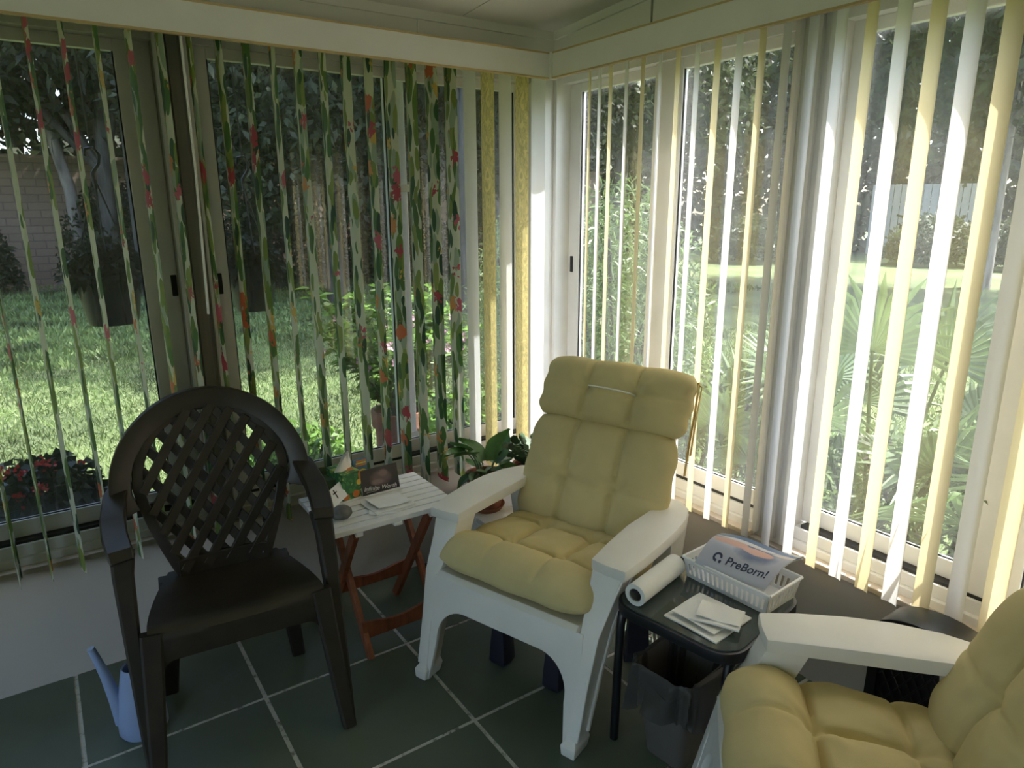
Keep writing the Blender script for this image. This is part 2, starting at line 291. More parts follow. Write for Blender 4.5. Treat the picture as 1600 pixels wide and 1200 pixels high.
MT['magazine'] = blob_print('magazine_cover', (0.50, 0.50, 0.58), [(0.5, 0.98, 0.75, 0.34, (0.10, 0.17, 0.33), 0.3), (0.62, 0.52, 0.22, 0.16, (0.16, 0.19, 0.30), 0.7),
    (0.25, 0.64, 0.24, 0.10, (0.72, 0.42, 0.34), 0.15), (0.60, 0.60, 0.20, 0.09, (0.74, 0.44, 0.36), 0.15), (0.45, 0.77, 0.42, 0.055, (0.70, 0.68, 0.70), 0.4), (0.9, 0.72, 0.16, 0.05, (0.74, 0.66, 0.62), 0.4)])
MT['darkcard'] = blob_print('dark_photo_card', (0.022, 0.016, 0.018), [(0.52, 0.55, 0.26, 0.28, (0.13, 0.085, 0.085), 0.6), (0.60, 0.72, 0.12, 0.14, (0.20, 0.13, 0.12), 0.5), (0.42, 0.42, 0.16, 0.10, (0.22, 0.15, 0.15), 0.6)])

# ------------------------------------------------------------------ mesh helpers
class MB:
    def __init__(s): s.v = []; s.f = []; s.uv = None
    def add(s, vs, fs):
        o = len(s.v); s.v += [tuple(map(float, p)) for p in vs]; s.f += [tuple(i+o for i in f) for f in fs]; return s
    def box(s, x0, x1, y0, y1, z0, z1):
        v = [(x0,y0,z0),(x1,y0,z0),(x1,y1,z0),(x0,y1,z0),(x0,y0,z1),(x1,y0,z1),(x1,y1,z1),(x0,y1,z1)]
        return s.add(v, [(0,3,2,1),(4,5,6,7),(0,1,5,4),(1,2,6,5),(2,3,7,6),(3,0,4,7)])
    def loft(s, secs, cap=True, closed=True):
        n = len(secs[0]); vs = [p for q in secs for p in q]; fs = []
        for i in range(len(secs)-1):
            for j in range(n if closed else n-1):
                k = (j+1) % n; fs.append((i*n+j, i*n+k, (i+1)*n+k, (i+1)*n+j))
        if cap: fs.append(tuple(range(n))[::-1]); fs.append(tuple((len(secs)-1)*n+j for j in range(n)))
        return s.add(vs, fs)
    def lathe(s, prof, n=24, c=(0,0,0), cap=False):
        secs = [[(c[0]+r*math.cos(2*PI*j/n), c[1]+r*math.sin(2*PI*j/n), c[2]+z) for j in range(n)] for r, z in prof]
        return s.loft(secs, cap)
    def tube(s, path, r, n=8, cap=True):
        path = [Vector(p) for p in path]; secs = []; prev = None
        rs = r if isinstance(r, (list, tuple)) else [r]*len(path)
        for i, p in enumerate(path):
            t = (path[min(i+1, len(path)-1)]-path[max(i-1, 0)]).normalized()
            if prev is None: a = t.orthogonal().normalized()
            else:
                a = prev - t*prev.dot(t); a = a.normalized() if a.length > 1e-6 else t.orthogonal().normalized()
            prev = a; b = t.cross(a)
            secs.append([p + a*rs[i]*math.cos(2*PI*j/n) + b*rs[i]*math.sin(2*PI*j/n) for j in range(n)])
        return s.loft(secs, cap)
    def sweep(s, path, wh, side=(1,0,0), round_=0.3):
        """rounded-rectangle bar along a path; wh = list of (width along side, thickness)"""
        path = [Vector(p) for p in path]; secs = []
        for i, p in enumerate(path):
            t = (path[min(i+1, len(path)-1)]-path[max(i-1, 0)]).normalized()
            sd = Vector(side[i]) if isinstance(side[0], (tuple, list, Vector)) else Vector(side)
            sd = (sd - t*sd.dot(t)).normalized(); nn = t.cross(sd)
            w_, h_ = wh[i] if isinstance(wh, list) else wh
            a, b = w_/2, h_/2; c_ = min(a, b)*round_
            q = [(a-c_, -b), (a, -b+c_), (a, b-c_), (a-c_, b), (-a+c_, b), (-a, b-c_), (-a, -b+c_), (-a+c_, -b)]
            secs.append([p + sd*x + nn*y for x, y in q])
        return s.loft(secs)
    def prism(s, outline, fn0, fn1):
        """extrude a 2-D outline: fn0/fn1 map each 2-D point to 3-D front/back"""
        n = len(outline); a = [fn0(*p) for p in outline]; b = [fn1(*p) for p in outline]
        return s.add(a+b, [tuple(range(n))[::-1], tuple(range(n, 2*n))] + [(i, (i+1) % n, n+(i+1) % n, n+i) for i in range(n)])
    def grid(s, fn, nu, nv, uv=False):
        vs = [fn(i/nu, j/nv) for j in range(nv+1) for i in range(nu+1)]
        if uv: s.uv = [(i/nu, j/nv) for j in range(nv+1) for i in range(nu+1)]
        fs = [(j*(nu+1)+i, j*(nu+1)+i+1, (j+1)*(nu+1)+i+1, (j+1)*(nu+1)+i) for j in range(nv) for i in range(nu)]
        return s.add(vs, fs)
    def mesh(s, name, mat, smooth=False, bevel=0):
        me = bpy.data.meshes.new(name); me.from_pydata(s.v, [], s.f)
        if s.uv:
            ul = me.uv_layers.new(name='UVMap')
            for l in me.loops: ul.data[l.index].uv = s.uv[l.vertex_index] if l.vertex_index < len(s.uv) else (0, 0)
        bm = bmesh.new(); bm.from_mesh(me)
        if not s.uv: bmesh.ops.recalc_face_normals(bm, faces=bm.faces[:])
        if bevel:
            es = [e for e in bm.edges if len(e.link_faces) == 2 and e.calc_face_angle(0) > 0.5]
            bmesh.ops.bevel(bm, geom=es, offset=bevel, segments=2, affect='EDGES', profile=0.6, clamp_overlap=True)
        bm.to_mesh(me); bm.free()
        if mat: me.materials.append(MT[mat] if isinstance(mat, str) else mat)
        if smooth:
            for p in me.polygons: p.use_smooth = True
            try: me.set_sharp_from_angle(angle=math.radians(smooth if smooth > 1 else 40))
            except Exception: pass
        return me
    def build(s, name, mat, parent=None, smooth=False, bevel=0):
        return link(name, s.mesh(name, mat, smooth, bevel), parent)
def link(name, me, parent=None, mw=None):
    o = bpy.data.objects.new(name, me); C.objects.link(o)
    if parent: o.parent = parent
    if mw is not None: o.matrix_local = mw
    return o
def tag(o, label, cat, group=None):
    o['label'] = label; o['category'] = cat
    if group: o['group'] = group
    return o
def thing(name, label, cat, loc=(0,0,0), rotz=0, group=None):
    o = bpy.data.objects.new(name, None); C.objects.link(o); o.empty_display_size = 0.05
    o.location = loc; o.rotation_euler = (0, 0, rotz); return tag(o, label, cat, group)
def struct(o, label=None):
    o['kind'] = 'structure'
    if label: o['label'] = label
    return o
def sempty(name, label=None):
    o = bpy.data.objects.new(name, None); C.objects.link(o); o.empty_display_size = 0.05; return struct(o, label)
def text_mesh(txt, size, mat, shear=0.0, extrude=0.0004, offset=0.0):
    cu = bpy.data.curves.new('lettering', 'FONT'); cu.body = txt; cu.size = size; cu.extrude = extrude; cu.shear = shear; cu.offset = offset
    cu.resolution_u = 4
    ob = bpy.data.objects.new('lettering', cu); C.objects.link(ob)
    bpy.context.view_layer.update()
    me = bpy.data.meshes.new_from_object(ob.evaluated_get(bpy.context.evaluated_depsgraph_get()))
    bpy.data.objects.remove(ob); bpy.data.curves.remove(cu)
    me.materials.clear(); me.materials.append(MT[mat]); return me
def leaves_mesh(name, pts, dirs, ln, wd, mat, droop=0.2):
    """many small pointed leaves: pts (n,3), dirs (n,3) unit; one mesh"""
    n = len(pts); ln = np.broadcast_to(ln, n)[:, None]; wd = np.broadcast_to(wd, n)[:, None]
    rnd = np.random.normal(size=(n, 3)); sd = np.cross(dirs, rnd); sd /= np.linalg.norm(sd, axis=1, keepdims=True)+1e-9
    nn = np.cross(sd, dirs)
    mid = pts+dirs*ln*0.45; tip = pts+dirs*ln+np.array([0, 0, -1])*ln*droop
    V = np.stack([pts, mid+sd*wd*0.5+nn*wd*0.12, tip, mid-sd*wd*0.5+nn*wd*0.12], 1).reshape(-1, 3)
    me = bpy.data.meshes.new(name); me.vertices.add(4*n); me.vertices.foreach_set('co', V.ravel())
    me.loops.add(4*n); me.loops.foreach_set('vertex_index', np.arange(4*n)); me.polygons.add(n)
    me.polygons.foreach_set('loop_start', np.arange(0, 4*n, 4)); me.polygons.foreach_set('loop_total', np.full(n, 4))
    me.update(calc_edges=True); me.materials.append(MT[mat]); return me
def rdir(n, up=0.0):
    d = np.random.normal(size=(n, 3)); d[:, 2] += up; return d/np.linalg.norm(d, axis=1, keepdims=True)

# ------------------------------------------------------------------ floor
YW, XW = 2.45, 1.89            # inner faces of the two knee walls
X0, Y0 = -2.9, -2.4
ZC = lambda y: 2.183+0.07*(YW-y)
floor = struct(MB().box(X0, XW, Y0, YW, -0.12, -0.0025).build('floor', 'grout'), 'dark green tiled floor with worn white joints')
gx = [-0.085+0.4905*k for k in range(-6, 5)]; gy = [1.981+0.4595*k for k in range(-10, 2)]
G = 0.0065
xs = [X0]+[x for x in gx if X0+0.05 < x < XW-0.03]+[XW]; ys = [Y0]+[y for y in gy if Y0+0.05 < y < YW-0.03]+[YW]
tcache = {}
for i in range(len(xs)-1):
    for j in range(len(ys)-1):
        a, b = xs[i]+(G if i else 0), xs[i+1]-(G if i < len(xs)-2 else 0); c, d = ys[j]+(G if j else 0), ys[j+1]-(G if j < len(ys)-2 else 0)
        key = (round(b-a, 4), round(d-c, 4))
        if key not in tcache: tcache[key] = MB().box(-key[0]/2, key[0]/2, -key[1]/2, key[1]/2, -0.012, 0).mesh('tile', 'tile')
        link('tile', tcache[key], floor, Matrix.Translation(((a+b)/2, (c+d)/2, 0)))

# ------------------------------------------------------------------ walls, ceiling
# left wall (plane y = YW) and right wall (plane x = XW); u runs along the wall, d outwards
def WB(mb, side, u0, u1, d0, d1, z0, z1):
    if side == 'L': return mb.box(u0, u1, YW+d0, YW+d1, z0, z1)
    return mb.box(XW+d0, XW+d1, u0, u1, z0, z1)
struct(MB().box(X0, XW+0.12, YW, YW+0.12, -0.12, 0.40).build('wall_left', 'wall'), 'pale knee wall under the floral blinds')
struct(MB().box(XW, XW+0.12, Y0, YW, -0.12, 0.40).build('wall_right', 'wall'), 'pale knee wall under the yellow and white blinds')
hl = sempty('trim_1', 'upper wall strip above the left valance')
h1 = MB().box(X0, XW+0.12, YW, YW+0.12, 2.02, 2.20).build('header', 'ceiling', hl)
MB().box(X0, XW-0.012, YW-0.012, YW, 2.153, 2.186).build('cornice', 'ceiling', hl)
for x in (-1.18, 0.03, 1.265): MB().box(x, x+0.03, YW-0.006, YW, 2.02, 2.153).build('batten', 'ceiling', hl)
hr = sempty('trim_2', 'upper wall strip above the right valance')
def slope_box(x0, x1, y0, y1, z0f, z1f):
    b = MB(); v = [(x0,y0,z0f(y0)),(x1,y0,z0f(y0)),(x1,y1,z0f(y1)),(x0,y1,z0f(y1)),(x0,y0,z1f(y0)),(x1,y0,z1f(y0)),(x1,y1,z1f(y1)),(x0,y1,z1f(y1))]
    return b.add(v, [(0,3,2,1),(4,5,6,7),(0,1,5,4),(1,2,6,5),(2,3,7,6),(3,0,4,7)])
slope_box(XW, XW+0.12, Y0, YW, lambda y: 2.02, lambda y: ZC(y)+0.02).build('header', 'ceiling', hr)
slope_box(XW-0.012, XW, Y0, YW-0.012, lambda y: ZC(y)-0.03, lambda y: ZC(y)+0.004).build('cornice', 'ceiling', hr)
for y in (1.895, 0.68, -0.5): slope_box(XW-0.006, XW, y, y+0.004, lambda y: 2.02, lambda y: ZC(y)-0.03).build('batten', 'seam', hr)
ceil = struct(slope_box(X0-0.3, 2.03, Y0-0.2, 3.12, lambda y: ZC(y)+0.010, lambda y: ZC(y)+0.12).build('ceiling', 'seam'), 'pale panelled ceiling sloping up from the left windows')
px = [X0-0.3, -2.214, -0.994, 0.226, 1.446, 2.03]
for i in range(5):
    a = px[i]+(0.002 if i else 0); b = px[i+1]-(0.002 if i < 4 else 0)
    slope_box(a, b, Y0-0.2, 3.12, lambda y: ZC(y), lambda y: ZC(y)+0.010).build('ceiling_panel', 'ceiling', ceil)
# house side of the room, behind the camera
struct(MB().box(X0, XW+0.12, Y0-0.12, Y0, -0.12, 2.6).build('wall_back', 'wall'), 'house wall behind the viewer')
wl = sempty('wall_end', 'far end of the sunroom with open window bays')
MB().box(X0-0.12, X0, Y0, YW+0.12, -0.12, 0.40).build('knee_wall', 'wall', wl)
slope_box(X0-0.12, X0, Y0, YW+0.12, lambda y: 2.02, lambda y: ZC(y)+0.01).build('header', 'ceiling', wl)
for y in (Y0, -0.85, 0.8, YW): MB().box(X0-0.12, X0, y-0.0, y+0.1, 0.40, 2.02).build('post', 'frame', wl)

# ------------------------------------------------------------------ windows
def frame_ring(side, u0, u1, z0, z1, d0, d1, wl_, wr_, wb, wt):
    b = MB()
    WB(b, side, u0, u0+wl_, d0, d1, z0, z1); WB(b, side, u1-wr_, u1, d0, d1, z0, z1)
    WB(b, side, u0+wl_, u1-wr_, d0, d1, z0, z0+wb); WB(b, side, u0+wl_, u1-wr_, d0, d1, z1-wt, z1); return b
def window(name, side, u0, u1, um, ml, label, st=0.05, st1=None, latch=None):
    """two-sash sliding window; um..um+ml = meeting stile"""
    st1 = st1 or st
    w_ = sempty(name, label)
    zb, zt = 0.443, 2.02
    WB(MB(), side, u0, u1, 0.02, 0.11, 0.40, zb).build('sill', 'frame', w_, bevel=0.003)
    WB(MB(), side, u0, u1, -0.012, 0.022, 0.400, 0.418).build('sill_edge', 'sill_wood', w_, bevel=0.003)
    WB(MB(), side, u0, u1, 0.035, 0.105, zb, 0.482).build('bottom_track', 'frame', w_, bevel=0.002)
    WB(MB(), side, u0+0.02, u1-0.02, 0.045, 0.10, 0.482, 0.492).build('track_gap', 'track', w_)
    WB(MB(), side, u0, u1, 0.03, 0.11, 1.99, zt).build('head', 'frame', w_)
    for k, (a, b, d, sl, sr) in enumerate(((u0, um+ml, 0.045, st, ml), (um+ml*0.25, u1, 0.075, ml*0.75, st1))):
        sash = frame_ring(side, a, b, 0.492, 1.99, d, d+0.026, sl, sr, 0.055, 0.035).build('sash', 'frame', w_, bevel=0.003)
        g = WB(MB(), side, a+sl-0.004, b-sr+0.004, d+0.011, d+0.015, 0.54, 1.962).build('pane', 'glass', sash)
        gk = MB()
        for (p, q) in ((a+sl, a+sl+0.004), (b-sr-0.004, b-sr)): WB(gk, side, p, q, d+0.006, d+0.011, 0.547, 1.955)
        WB(gk, side, a+sl, b-sr, d+0.006, d+0.011, 0.547, 0.550); gk.build('gasket', 'track', sash)
    sc = MB()
    if side == 'L': sc.add([(u0+0.02, YW+0.112, 0.49), (u1-0.02, YW+0.112, 0.49), (u1-0.02, YW+0.112, 1.99), (u0+0.02, YW+0.112, 1.99)], [(0, 1, 2, 3)])
    else: sc.add([(XW+0.112, u0+0.02, 0.49), (XW+0.112, u1-0.02, 0.49), (XW+0.112, u1-0.02, 1.99), (XW+0.112, u0+0.02, 1.99)], [(0, 1, 2, 3)])
    sc.build('insect_screen', 'screen', w_)
    for (lu, ld) in (latch or []):
        WB(MB(), side, lu-0.009, lu+0.009, ld-0.004, ld+0.002, 1.215, 1.285).build('latch', 'track', w_, bevel=0.004)
    return w_
window('window_1', 'L', -1.03, 0.385, -0.42, 0.08, 'sliding window left of the grey post', 0.06, 0.10, latch=[(0.372, 0.075)])
window('window_2', 'L', 0.485, 1.79, 1.148, 0.030, 'sliding window behind the fuller floral slats', 0.055, 0.05, latch=[(0.508, 0.045)])
window('window_3', 'R', 1.329, 2.43, 1.781, 0.133, 'corner sliding window on the right wall', 0.026, 0.07, latch=[(2.405, 0.075)])
window('window_4', 'R', 0.10, 1.192, 0.565, 0.135, 'sliding window nearest the viewer on the right wall', 0.03, 0.046)
window('window_5', 'R', -1.13, -0.03, -0.66, 0.13, 'sliding window beyond the frame on the right', 0.03, 0.046)
window('window_6', 'L', -2.8, -1.13, -1.9, 0.08, 'sliding window at the far left end', 0.06, 0.10)
def post(name, side, u0, u1, label, mat='post'):
    p = sempty(name, label); um = (u0+u1)/2
    WB(MB(), side, u0, u1, 0.03, 0.12, 0.40, 2.02).build('post_core', mat, p)
    WB(MB(), side, u0, u0+0.022, 0.0, 0.03, 0.418, 2.02).build('post_strip', 'frame', p, bevel=0.002)
    WB(MB(), side, u1-0.016, u1, 0.008, 0.03, 0.418, 2.02).build('post_strip', 'frame', p, bevel=0.002)
    WB(MB(), side, um-0.012, um+0.02, 0.015, 0.03, 0.418, 2.02).build('post_strip', mat, p, bevel=0.002)
    return p
post('trim_3', 'L', 0.385, 0.485, 'grey weathered post between the left windows')
post('trim_4', 'R', 1.192, 1.329, 'tan post between the right windows', 'frame')
post('trim_5', 'R', -0.03, 0.10, 'post out of frame on the right', 'frame')
post('trim_6', 'L', -1.13, -1.03, 'post at the far left', 'frame')
struct(MB().box(1.79, XW+0.12, YW+0.0, YW+0.12, 0.40, 2.02).build('trim_7', 'frame', bevel=0.004), 'white corner post between the two window walls')
struct(MB().box(XW+0.0, XW+0.12, 2.43, YW, 0.40, 2.02).build('trim_8', 'frame', bevel=0.003), 'white corner jamb beside the right window')

struct(MB().box(XW, XW+0.12, Y0, -1.13, 0.40, 2.02).build('wall_near', 'wall'), 'solid wall section beyond the right windows')
# ------------------------------------------------------------------ valances
def valance(side, u0, u1, d, label):
    v = thing('valance', label, 'valance')
    WB(MB(), side, u0, u1, d, d+0.012, 1.988, 2.073).build('board', 'valance', v)
    WB(MB(), side, u0, u1, d-0.002, d+0.014, 1.982, 1.988).build('edge_strip', 'valance_edge', v)
    WB(MB(), side, u0, u1, d-0.002, d+0.014, 2.073, 2.079).build('edge_strip', 'valance_edge', v)
    WB(MB(), side, u0, u1, d+0.012, -0.001, 2.060, 2.070).build('top_return', 'valance', v)
    if side == 'R': MB().box(XW+d-0.004, XW+d+0.022, YW-0.135, YW-0.118, 1.980, 2.080).build('corner_clip', 'valance', v, bevel=0.003)
    return v
valance('L', X0+0.02, XW-0.114, -0.118, 'long white valance board above the floral slats on the left wall')
valance('R', Y0+0.02, YW-0.135, -0.112, 'white valance board above the yellow and white slats on the right wall')

# ------------------------------------------------------------------ vertical blinds
SW = 0.0885
def slat_mesh(mat, z0, z1, bow=0.007, bottom_cut=0.0):
    b = MB(); nu = 8
    def fn(u, v):
        x = (u-0.5)*SW; return (x, bow*(1-(2*u-1)**2)-bow*0.5, z0+(z1-z0)*v)
    return b.grid(fn, nu, 1).mesh('slat', mat, smooth=60)
def slat_pointed(mat, z0, z1, bow=0.007):
    b = MB(); nu = 8
    def fn(u, v):
        x = (u-0.5)*SW; zb = z0+0.03*u
        return (x, bow*(1-(2*u-1)**2)-bow*0.5, zb+(z1-zb)*v)
    return b.grid(fn, nu, 1).mesh('slat', mat, smooth=60)
bl = thing('vertical_blind', 'floral vertical blind, turning plain white and yellow towards the room corner', 'blind', (0, 2.388, 0))
MB().box(-2.6, 1.76, -0.02, 0.02, 2.005, 2.035).build('headrail', 'valance', bl)
mf = slat_mesh('floral', 0.398, 2.01); mw_ = slat_mesh('slat_white', 0.402, 2.01); my_ = slat_mesh('slat_brocade', 0.402, 2.01)
jl = {0: 8, 1: 6, 2: 4, 3: 2, 4: 4, 5: 5, 6: -2, 7: 2, 8: 1, 9: -5, 10: 1, 11: -4, 12: 1, 13: -3, 14: 4, 15: 0, 16: 3, 17: 2, 18: 2, 19: 3, 20: 0, 21: 2, 22: 4, 23: -3}
for k in range(-16, 23):
    x = -0.013+0.0806*k
    me = mf if k < 18 else (mw_ if (k-18) % 2 == 0 else my_)
    a = 90+jl.get(k, random.uniform(-3, 8))*0.9
    link('slat', me, bl, Matrix.Translation((x, 0, 0)) @ Matrix.Rotation(math.radians(a), 4, 'Z'))
wd = MB().tube([(0.447, -0.028, 1.99), (0.446, -0.03, 1.6), (0.436, -0.03, 1.17)], 0.0042, 8).build('wand', 'valance', bl, smooth=40)
br = thing('vertical_blind', 'yellow and white vertical blind in front of the sunlit right windows', 'blind', (1.832, 0, 0))
MB().box(-0.02, 0.02, -2.2, 2.28, 2.005, 2.035).build('headrail', 'valance', br)
mw2 = slat_pointed('slat_white', 0.408, 2.01); my2 = slat_pointed('slat_yellow', 0.408, 2.01)
for k in range(-22, 15):
    y = 1.062+0.0806*k
    if k >= 12: y = [2.032, 2.092, 2.150][k-12]
    a = 49+random.uniform(-2.0, 2.0)+(0.35*max(k, 0))
    link('slat', my2 if (k % 2 == 0 and k != 2) else mw2, br, Matrix.Translation((0, y, 0)) @ Matrix.Rotation(math.radians(a+180), 4, 'Z'))

# ------------------------------------------------------------------ white resin chair and its cushion
def arc(cx, cz, r, a0, a1, n=8): return [(cx+r*math.cos(math.radians(a0+(a1-a0)*i/n)), cz+r*math.sin(math.radians(a0+(a1-a0)*i/n))) for i in range(n+1)]
def rect(x0, x1, y0, y1, z): return [(x0, y0, z), (x1, y0, z), (x1, y1, z), (x0, y1, z)]
def white_chair_meshes():
    P = []
    # front panel: apron with arch running into the front faces of the legs
    out = [(-0.300, 0.0), (-0.258, 0.0), (-0.243, 0.135)] + [(-0.243+0.10-0.10*math.cos(math.radians(t)), 0.155+0.10*math.sin(math.radians(t))) for t in range(0, 91, 11)]
    out += [(-p[0], p[1]) for p in out[::-1]] + [(0.278, 0.345), (-0.278, 0.345)]
    yl = lambda z: 0.012+0.20*z
    P.append(('front_panel', MB().prism(out, lambda x, z: (x, yl(z), z), lambda x, z: (x, yl(z)+0.018, z)).mesh('front_panel', 'white_plastic', 40, 0.003)))
    for s in (-1, 1):
        m = MB(); X = lambda a, b: (min(s*a, s*b), max(s*a, s*b))
        secs = []
        for z, a, b, y0, y1 in ((0, .262, .305, 0.0, .075), (.03, .258, .308, 0.0, .085), (.045, .268, .300, .016, .085), (.2, .272, .306, .05, .14), (.345, .266, .318, .085, .192), (.44, .256, .334, .142, .240), (.499, .252, .346, .168, .262)):
            x0, x1 = X(a, b); secs.append(rect(x0, x1, y0, y1, z))
        P.append(('leg', m.loft(secs).mesh('leg', 'white_plastic', 40, 0.004)))
        for pts in ([(s*.301, .022, .046), (s*.307, .058, .2), (s*.318, .093, .345), (s*.333, .150, .44), (s*.344, .176, .49)], [(s*.301, .080, .046), (s*.307, .133, .2), (s*.318, .184, .345), (s*.333, .232, .44), (s*.344, .254, .49)]):
            P.append(('leg_rib', MB().sweep(pts, [(.012, .014)]*5).mesh('leg_rib', 'white_plastic', 40)))
        pl = [(.248, .168), (.30, .160), (.362, .158), (.374, .25), (.380, .36), (.379, .46), (.368, .56), (.340, .645), (.290, .70), (.250, .70), (.246, .55), (.240, .40), (.243, .28)]
        pl = [(s*x, y) for x, y in pl]
        P.append(('armrest', MB().prism(pl, lambda x, y: (x, y, .498+0.006*math.sin(PI*(y-.16)/.5)), lambda x, y: (x, y, .532+0.010*math.sin(PI*(y-.16)/.5))).mesh('armrest', 'white_plastic', 40, 0.007)))
        m = MB(); secs = []
        for z, a, b, y0, y1 in ((0, .255, .300, .60, .68), (.2, .262, .305, .58, .67), (.499, .26, .33, .55, .68)):
            x0, x1 = X(a, b); secs.append(rect(x0, x1, y0, y1, z))
        P.append(('leg', m.loft(secs).mesh('leg', 'white_plastic', 40, 0.004)))
    st = MB().prism([(.068, .352), (.085, .366), (.30, .335), (.56, .268), (.56, .250), (.30, .315), (.09, .344)], lambda y, z: (-.262, y, z), lambda y, z: (.262, y, z))
    P.append(('seat', st.mesh('seat', 'white_plastic', 40, 0.003)))
    bk = lambda t: (0.555+0.40*t*0.62, 0.27+0.72*t*0.9)
    for i in range(5):
        x = -0.2+0.1*i; m = MB()
        m.sweep([(x, *bk(0)), (x, *bk(.5)), (x*1.05, *bk(1.0-0.02*abs(i-2)))], [(.085, .014)]*3, (1, 0, 0))
        P.append(('back_slat', m.mesh('back_slat', 'white_plastic', 40)))
    for t in (.12, .9):
        y, z = bk(t); P.append(('back_rail', MB().box(-.27, .27, y+.012, y+.032, z-.03, z+.03).mesh('back_rail', 'white_plastic', False, 0.004)))
    return P
def pillow(w_, l, t, seams, tufts, nx=56, ny=56, seed=0, flat=0.75, hump=None):
    """closed stuffed pad: x across, y along (0..l), z = face side; seams: list of 2-D segments with depth; tufts: list of (x, y, depth)"""
    rs = random.Random(seed); ph = [rs.uniform(0, 6.28) for _ in range(8)]
    def base(u, v):
        a = 1-abs(2*u-1)**6; b = 1-abs(2*v-1)**5
        return max(0, a)**0.5*max(0, b)**0.5
    def seg(px_, py_, s_):
        (x0, y0), (x1, y1) = s_[0], s_[1]; dx, dy = x1-x0, y1-y0; L2 = dx*dx+dy*dy
        q = max(0, min(1, ((px_-x0)*dx+(py_-y0)*dy)/L2)); return math.hypot(px_-x0-q*dx, py_-y0-q*dy)
    def fn(u, v, top):
        u = 0.5+0.5*math.sin(PI*(u-0.5))*0.55+(u-0.5)*0.45; v = 0.5+0.5*math.sin(PI*(v-0.5))*0.55+(v-0.5)*0.45
        cu, cv = abs(2*u-1), abs(2*v-1); x = (u-0.5)*w_*(1-0.05*cv**8); y = l/2+(v-0.5)*l*(1-0.045*cu**8)
        # sides bow out a little between the tufts
        x *= 1+0.02*math.sin(PI*v)-0.012*math.cos(6*PI*v); y = l/2+(y-l/2)*(1+0.02*math.sin(PI*u)-0.015*math.cos(6*PI*u))
        h = base(u, v)*t/2*(hump(v) if hump and top else 1)
        if top:
            g = 0
            for s_ in seams: d = seg(x, y, s_); g = max(g, 0.75*s_[2]*math.exp(-(d/0.0085)**2)+0.55*s_[2]*math.exp(-(d/0.042)**2))
            for (tx, ty, td) in tufts:
                r = math.hypot(x-tx, y-ty); an = math.atan2(y-ty, x-tx)
                g = max(g, td*math.exp(-(r/0.030)**1.3)); h += 0.0022*math.sin(6*an+tx*9+ph[3])*math.exp(-((r-0.055)/0.04)**2)
            h -= g*base(u, v)
            h += 0.0018*math.sin(34*x+9*y+ph[0])*math.sin(23*y+ph[1])+0.0012*math.sin(60*y-17*x+ph[2])
            return (x, y, max(h, -t*0.12))
        return (x, y, -h*flat)
    m = MB(); n1 = (nx+1)*(ny+1)
    A = [fn(i/nx, j/ny, True) for j in range(ny+1) for i in range(nx+1)]; B = [fn(i/nx, j/ny, False) for j in range(ny+1) for i in range(nx+1)]
    fs = []; I = lambda i, j: j*(nx+1)+i
    def bi(i, j): return I(i, j) if (i in (0, nx) or j in (0, ny)) else n1+I(i, j)
    for j in range(ny):
        for i in range(nx):
            fs.append((I(i, j), I(i+1, j), I(i+1, j+1), I(i, j+1))); fs.append((bi(i, j), bi(i, j+1), bi(i+1, j+1), bi(i+1, j)))
    for j in range(ny+1):
        for i in range(nx+1):
            if i in (0, nx) or j in (0, ny): A[I(i, j)] = (A[I(i, j)][0], A[I(i, j)][1], 0)
    m.add(A+B, fs); return m
def place_pad(y0, z0, y1, z1):
    """matrix: pad x -> x, pad y -> from (y0,z0) to (y1,z1), pad z -> face normal"""
    d = Vector((0, y1-y0, z1-z0)).normalized(); n = Vector((1, 0, 0)).cross(d)
    m = Matrix((Vector((1, 0, 0)), d, n)).transposed().to_4x4(); m.translation = (0, y0, z0); return m
